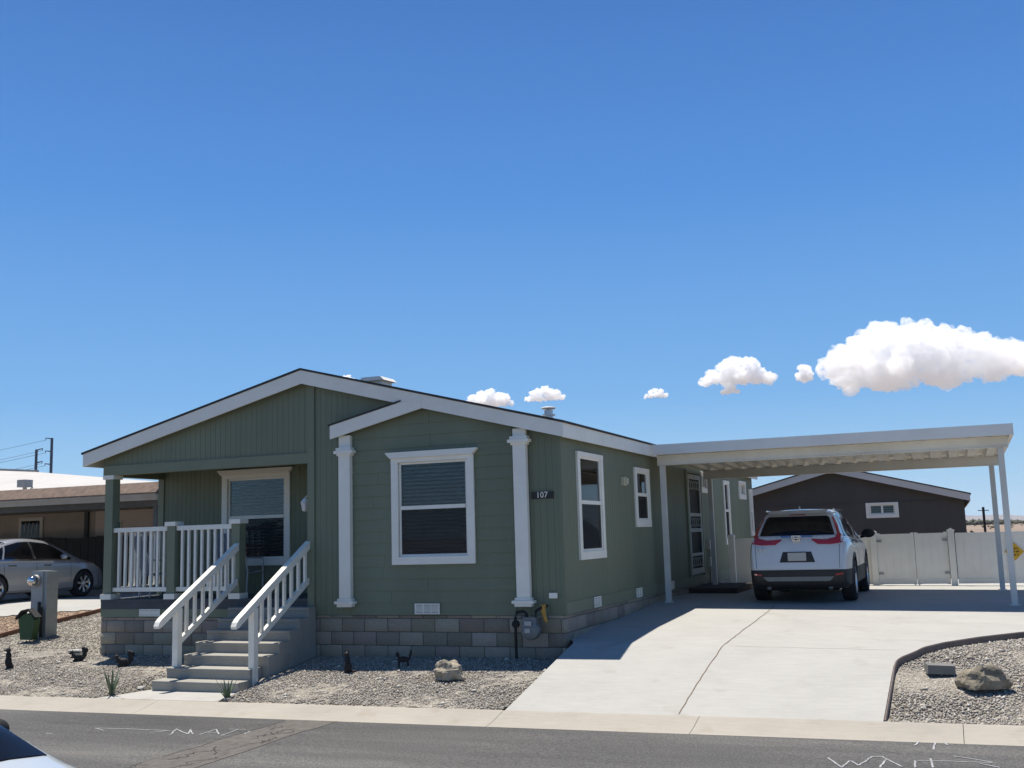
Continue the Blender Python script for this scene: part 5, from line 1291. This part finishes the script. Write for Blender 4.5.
def aloe(loc, seed, label, h=.36):
    rs = random.Random(seed); r = root('aloe_plant', (loc[0], loc[1], g(*loc)), label, 'plant', None)
    for k in range(10):
        a = rs.uniform(0, 6.28) if k > 3 else k * 1.57 + .4; lean = rs.uniform(.2, .75) if k > 2 else rs.uniform(.02, .2); L = h * rs.uniform(.6, 1.1) * (1.15 if lean < .25 else 1); wd = rs.uniform(.016, .024)
        d = Vector((math.cos(a) * math.sin(lean), math.sin(a) * math.sin(lean), math.cos(lean))); s = Vector((-math.sin(a), math.cos(a), 0)); u = s.cross(d)
        mb = MB(); rows = []
        for i in range(7):
            t = i / 6; c = Vector((loc[0], loc[1], g(*loc) - .01)) + d * L * t + Vector((math.cos(a), math.sin(a), 0)) * (L * .12 * t * t) + Vector((math.cos(a), math.sin(a), 0)) * .015
            w_ = wd * (1 - t) ** .7 * (1 if t > .12 else .8) + .0015
            rows.append([mb.bm.verts.new(c + s * w_), mb.bm.verts.new(c + u * w_ * .15), mb.bm.verts.new(c - s * w_), mb.bm.verts.new(c - u * w_ * .45)])
        for p, q in zip(rows, rows[1:]):
            for j in range(4): mb.bm.faces.new((p[j], p[(j + 1) % 4], q[(j + 1) % 4], q[j]))
        mb.bm.faces.new(rows[0]); mb.bm.faces.new(rows[-1][::-1])
        put('leaf', mb, 'leaf', r)
aloe((-5.98, -2.28), 4, 'spiky green aloe plant at the kerb left of the steps', .40)
aloe((-3.95, -2.36), 9, 'spiky green aloe plant at the foot of the steps near the right newel', .34)

# chairs on the porch
def chair(x, y, rz, label):
    r = root('patio_chair', (x, y, .78), label, 'chair', 'patio chairs behind the porch railing'); r['_w'] = (0, 0, 0)
    def s(nm, m, mat): o = put(nm, m, mat); o.parent = r; return o
    m = MB(); m.bar((0, -.24, .40), (0, .24, .38), .50, .015); s('seat', m, 'chair_blue')
    m = MB(); m.bar((0, .24, .40), (0, .42, 1.05), .50, .015, up=(0, 1, 0)); s('backrest', m, 'chair_blue')
    for q in (-.27, .27):
        m = MB(); m.tube([(q, -.25, .0), (q, -.25, .62), (q, .30, .64)], .014, 8); m.tube([(q, .28, 0), (q, .24, .40), (q, .43, 1.08)], .014, 8); m.tube([(q, -.25, .40), (q, .24, .38)], .012, 8); s('side_frame', m, 'chair_frame')
    for z_ in (.55, .72, .9): 
        m = MB(); yy = .24 + (z_ - .4) * .277; m.bar((-.26, yy - .012, z_), (.26, yy - .012, z_), .03, .012); s('cross_slat', m, 'chair_frame')
    r.rotation_euler = (0, 0, rz)
    r.location = (x, y, .78)
chair(-7.75, .75, R(150), 'blue grey patio chair behind the left porch railing'); chair(-6.2, .95, R(185), 'blue grey patio chair under the porch window')

# ------------------------------------------------------------------ clouds
def cloud(c, W, H, seed, label, n=14, dens=.03, shape=None):
    """lumpy closed cloud body with a real volume inside"""
    rs = random.Random(seed); mb = MB()
    c = Vector(c); rt_ = Vector((c.y, -c.x, 0)).normalized(); fw = Vector((0, 0, 1)).cross(rt_)
    for i in range(n):
        t = (i + .5) / n; tx = -.5 + t
        env = lerp_tab(shape, t) if shape else math.sin(math.pi * min(max(t, .06), .94)) ** .6
        for j in range(5):
            r = H * rs.uniform(.13, .25) * (.55 + .6 * env); zz = -H * .5 + r * .8 + max(0, H * env - 1.8 * r) * (rs.uniform(.85, 1) if j == 0 else 0 if j == 1 else rs.uniform(0, 1))
            p = c + rt_ * (tx * W * .88 + rs.uniform(-.02, .02) * W) + fw * rs.uniform(-.3, .3) * H * env + Vector((0, 0, zz))
            mb.ball(p, r, 2, (1.35, 1.2, .85))
    me = bpy.data.meshes.new('cloud'); mb.bm.to_mesh(me); mb.bm.free(); ob = bpy.data.objects.new('cloud', me); COL.objects.link(ob)
    vs = max(W, H) / 200
    md = ob.modifiers.new('r', 'REMESH'); md.mode = 'VOXEL'; md.voxel_size = vs
    for sc_, st in ((H * .42, H * .26), (H * .18, H * .20), (H * .08, H * .10), (H * .04, H * .05)):
        tx_ = bpy.data.textures.new('billow', 'CLOUDS'); tx_.noise_scale = sc_; tx_.noise_depth = 1
        d_ = ob.modifiers.new('d', 'DISPLACE'); d_.texture = tx_; d_.strength = st; d_.mid_level = .5; d_.texture_coords = 'GLOBAL'
    md = ob.modifiers.new('r2', 'REMESH'); md.mode = 'VOXEL'; md.voxel_size = vs
    dg = bpy.context.evaluated_depsgraph_get(); me2 = bpy.data.meshes.new_from_object(ob.evaluated_get(dg)); me2.name = 'cloud'; bpy.data.objects.remove(ob)
    me2.transform(Matrix.Translation(-c)); o = bpy.data.objects.new('cloud', me2); COL.objects.link(o); o.location = c
    for p in me2.polygons: p.use_smooth = True
    me2.materials.clear(); me2.materials.append(cloud_mat(H, seed))
    o['_w'] = (0, 0, 0); tag(o, label, 'cloud'); return o
def cloud_mat(H, seed):
    m = bpy.data.materials.new('cloud vapour'); m.use_nodes = True; nt = m.node_tree; L = nt.links
    nt.nodes.remove(nt.nodes['Principled BSDF']); out = nt.nodes['Material Output']
    tc = N(nt, 'ShaderNodeTexCoord'); nz = N(nt, 'ShaderNodeTexNoise', Scale=11. / H, Detail=8., Roughness=.62); L.new(tc.outputs['Object'], nz.inputs['Vector'])
    mr = N(nt, 'ShaderNodeMapRange'); mr.inputs['From Min'].default_value = .40; mr.inputs['From Max'].default_value = .74; mr.inputs['To Min'].default_value = .3 / H; mr.inputs['To Max'].default_value = 34. / H
    L.new(nz.outputs['Fac'], mr.inputs['Value'])
    vs = N(nt, 'ShaderNodeVolumeScatter'); vs.inputs['Color'].default_value = (.997, .997, .998, 1); vs.inputs['Anisotropy'].default_value = .35
    L.new(mr.outputs[0], vs.inputs['Density']); L.new(vs.outputs[0], out.inputs['Volume'])
    m.cycles.volume_step_rate = 1.0 if hasattr(m, 'cycles') else 1
    return m
cloud((40, 3151, 492), 720, 205, 2, 'large white cumulus cloud above the carport at the right', 20, shape=[(0, .35), (.08, .75), (.22, 1.0), (.4, .85), (.55, .75), (.66, .6), (.72, .45), (.85, .62), (1, .5)])
cloud((-551, 3102, 470), 217, 91, 5, 'middle sized white cloud left of the large cumulus', 9, shape=[(0, .25), (.3, .75), (.45, 1), (.75, .8), (1, .35)])
cloud((-575, 3106, 413), 60, 30, 6, 'small white cloud scrap below the middle sized cloud', 5)
cloud((-788, 3059, 412), 85, 30, 7, 'small faint cloud scrap above the left end of the carport', 5)
cloud((-1260, 2895, 418), 166, 54, 8, 'small white cloud above the roof right of the bay gable', 8)
cloud((-1105, 2957, 424), 136, 45, 9, 'small white cloud above the flue cap', 7)
cloud((-362, 3133, 448), 45, 51, 10, 'tiny cloud scrap at the left tip of the large cumulus', 4)
cloud((-1633, 2693, 479), 54, 30, 12, 'tiny cloud scrap just above the main roof slope', 4)

# ------------------------------------------------------------------ sky, sun
w = bpy.data.worlds.new('World'); scene.world = w; w.use_nodes = True
nt = w.node_tree; bg = nt.nodes['Background']
sky = nt.nodes.new('ShaderNodeTexSky'); sky.sky_type = 'NISHITA'; sky.sun_disc = False
EL = math.atan(1 / math.hypot(.26, .16)); sun_from = Vector((-.26, .16, 1)).normalized()   # direction towards the sun
az = math.atan2(sun_from.x, sun_from.y)
sky.sun_elevation = EL; sky.sun_rotation = az; sky.altitude = 900; sky.air_density = 1.0; sky.dust_density = .3; sky.ozone_density = 1.6
tc = nt.nodes.new('ShaderNodeTexCoord'); sx = nt.nodes.new('ShaderNodeSeparateXYZ'); nt.links.new(tc.outputs['Generated'], sx.inputs[0])
rp = nt.nodes.new('ShaderNodeValToRGB'); el = rp.color_ramp.elements
stops = [(0, (.44, .69, .88)), (.03, (.34, .62, .88)), (.125, (.175, .445, .84)), (.31, (.080, .285, .735)), (.46, (.052, .198, .58)), (.62, (.03, .12, .36)), (1, (.022, .065, .2))]
while len(el) < len(stops): el.new(.5)
for e_, (p_, c_) in zip(el, stops): e_.position = p_; e_.color = (*c_, 1)
nt.links.new(sx.outputs[2], rp.inputs[0])
sc_ = nt.nodes.new('ShaderNodeVectorMath'); sc_.operation = 'SCALE'; sc_.inputs['Scale'].default_value = 10; nt.links.new(rp.outputs[0], sc_.inputs[0])
mxs = nt.nodes.new('ShaderNodeMix'); mxs.data_type = 'RGBA'; mxs.inputs[0].default_value = .9
nt.links.new(sky.outputs[0], mxs.inputs[6]); nt.links.new(sc_.outputs[0], mxs.inputs[7]); nt.links.new(mxs.outputs[2], bg.inputs[0])
bg.inputs[1].default_value = .0758
sl = bpy.data.lights.new('sun', 'SUN'); sl.energy = 5.0; sl.angle = R(.53); sl.color = (1, .945, .86)
so = bpy.data.objects.new('sun', sl); COL.objects.link(so); so.rotation_euler = (-sun_from).to_track_quat('-Z', 'Y').to_euler()
scene.view_settings.view_transform = 'Standard'; scene.view_settings.look = 'None'; scene.view_settings.exposure = .4; scene.view_settings.gamma = 1
# the air between here and the far hills
mb = MB(); mb.box(-9000, 9000, -4000, 10500, -22, 215); hz = put('haze', mb, None); hz['kind'] = 'stuff'
hm = bpy.data.materials.new('desert haze'); hm.use_nodes = True; hn = hm.node_tree; hn.nodes.remove(hn.nodes['Principled BSDF'])
pv = hn.nodes.new('ShaderNodeVolumePrincipled'); pv.inputs['Color'].default_value = (.72, .84, 1, 1); pv.inputs['Density'].default_value = .00005; pv.inputs['Anisotropy'].default_value = .2
hn.links.new(pv.outputs[0], hn.nodes['Material Output'].inputs['Volume']); hz.data.materials.append(hm)
scene.cycles.use_denoising = True
scene.cycles.max_bounces = 26; scene.cycles.volume_bounces = 24; scene.cycles.volume_max_steps = 256; scene.cycles.diffuse_bounces = 4; scene.cycles.transparent_max_bounces = 12
for o in bpy.data.objects:
    if '_w' in o: del o['_w']
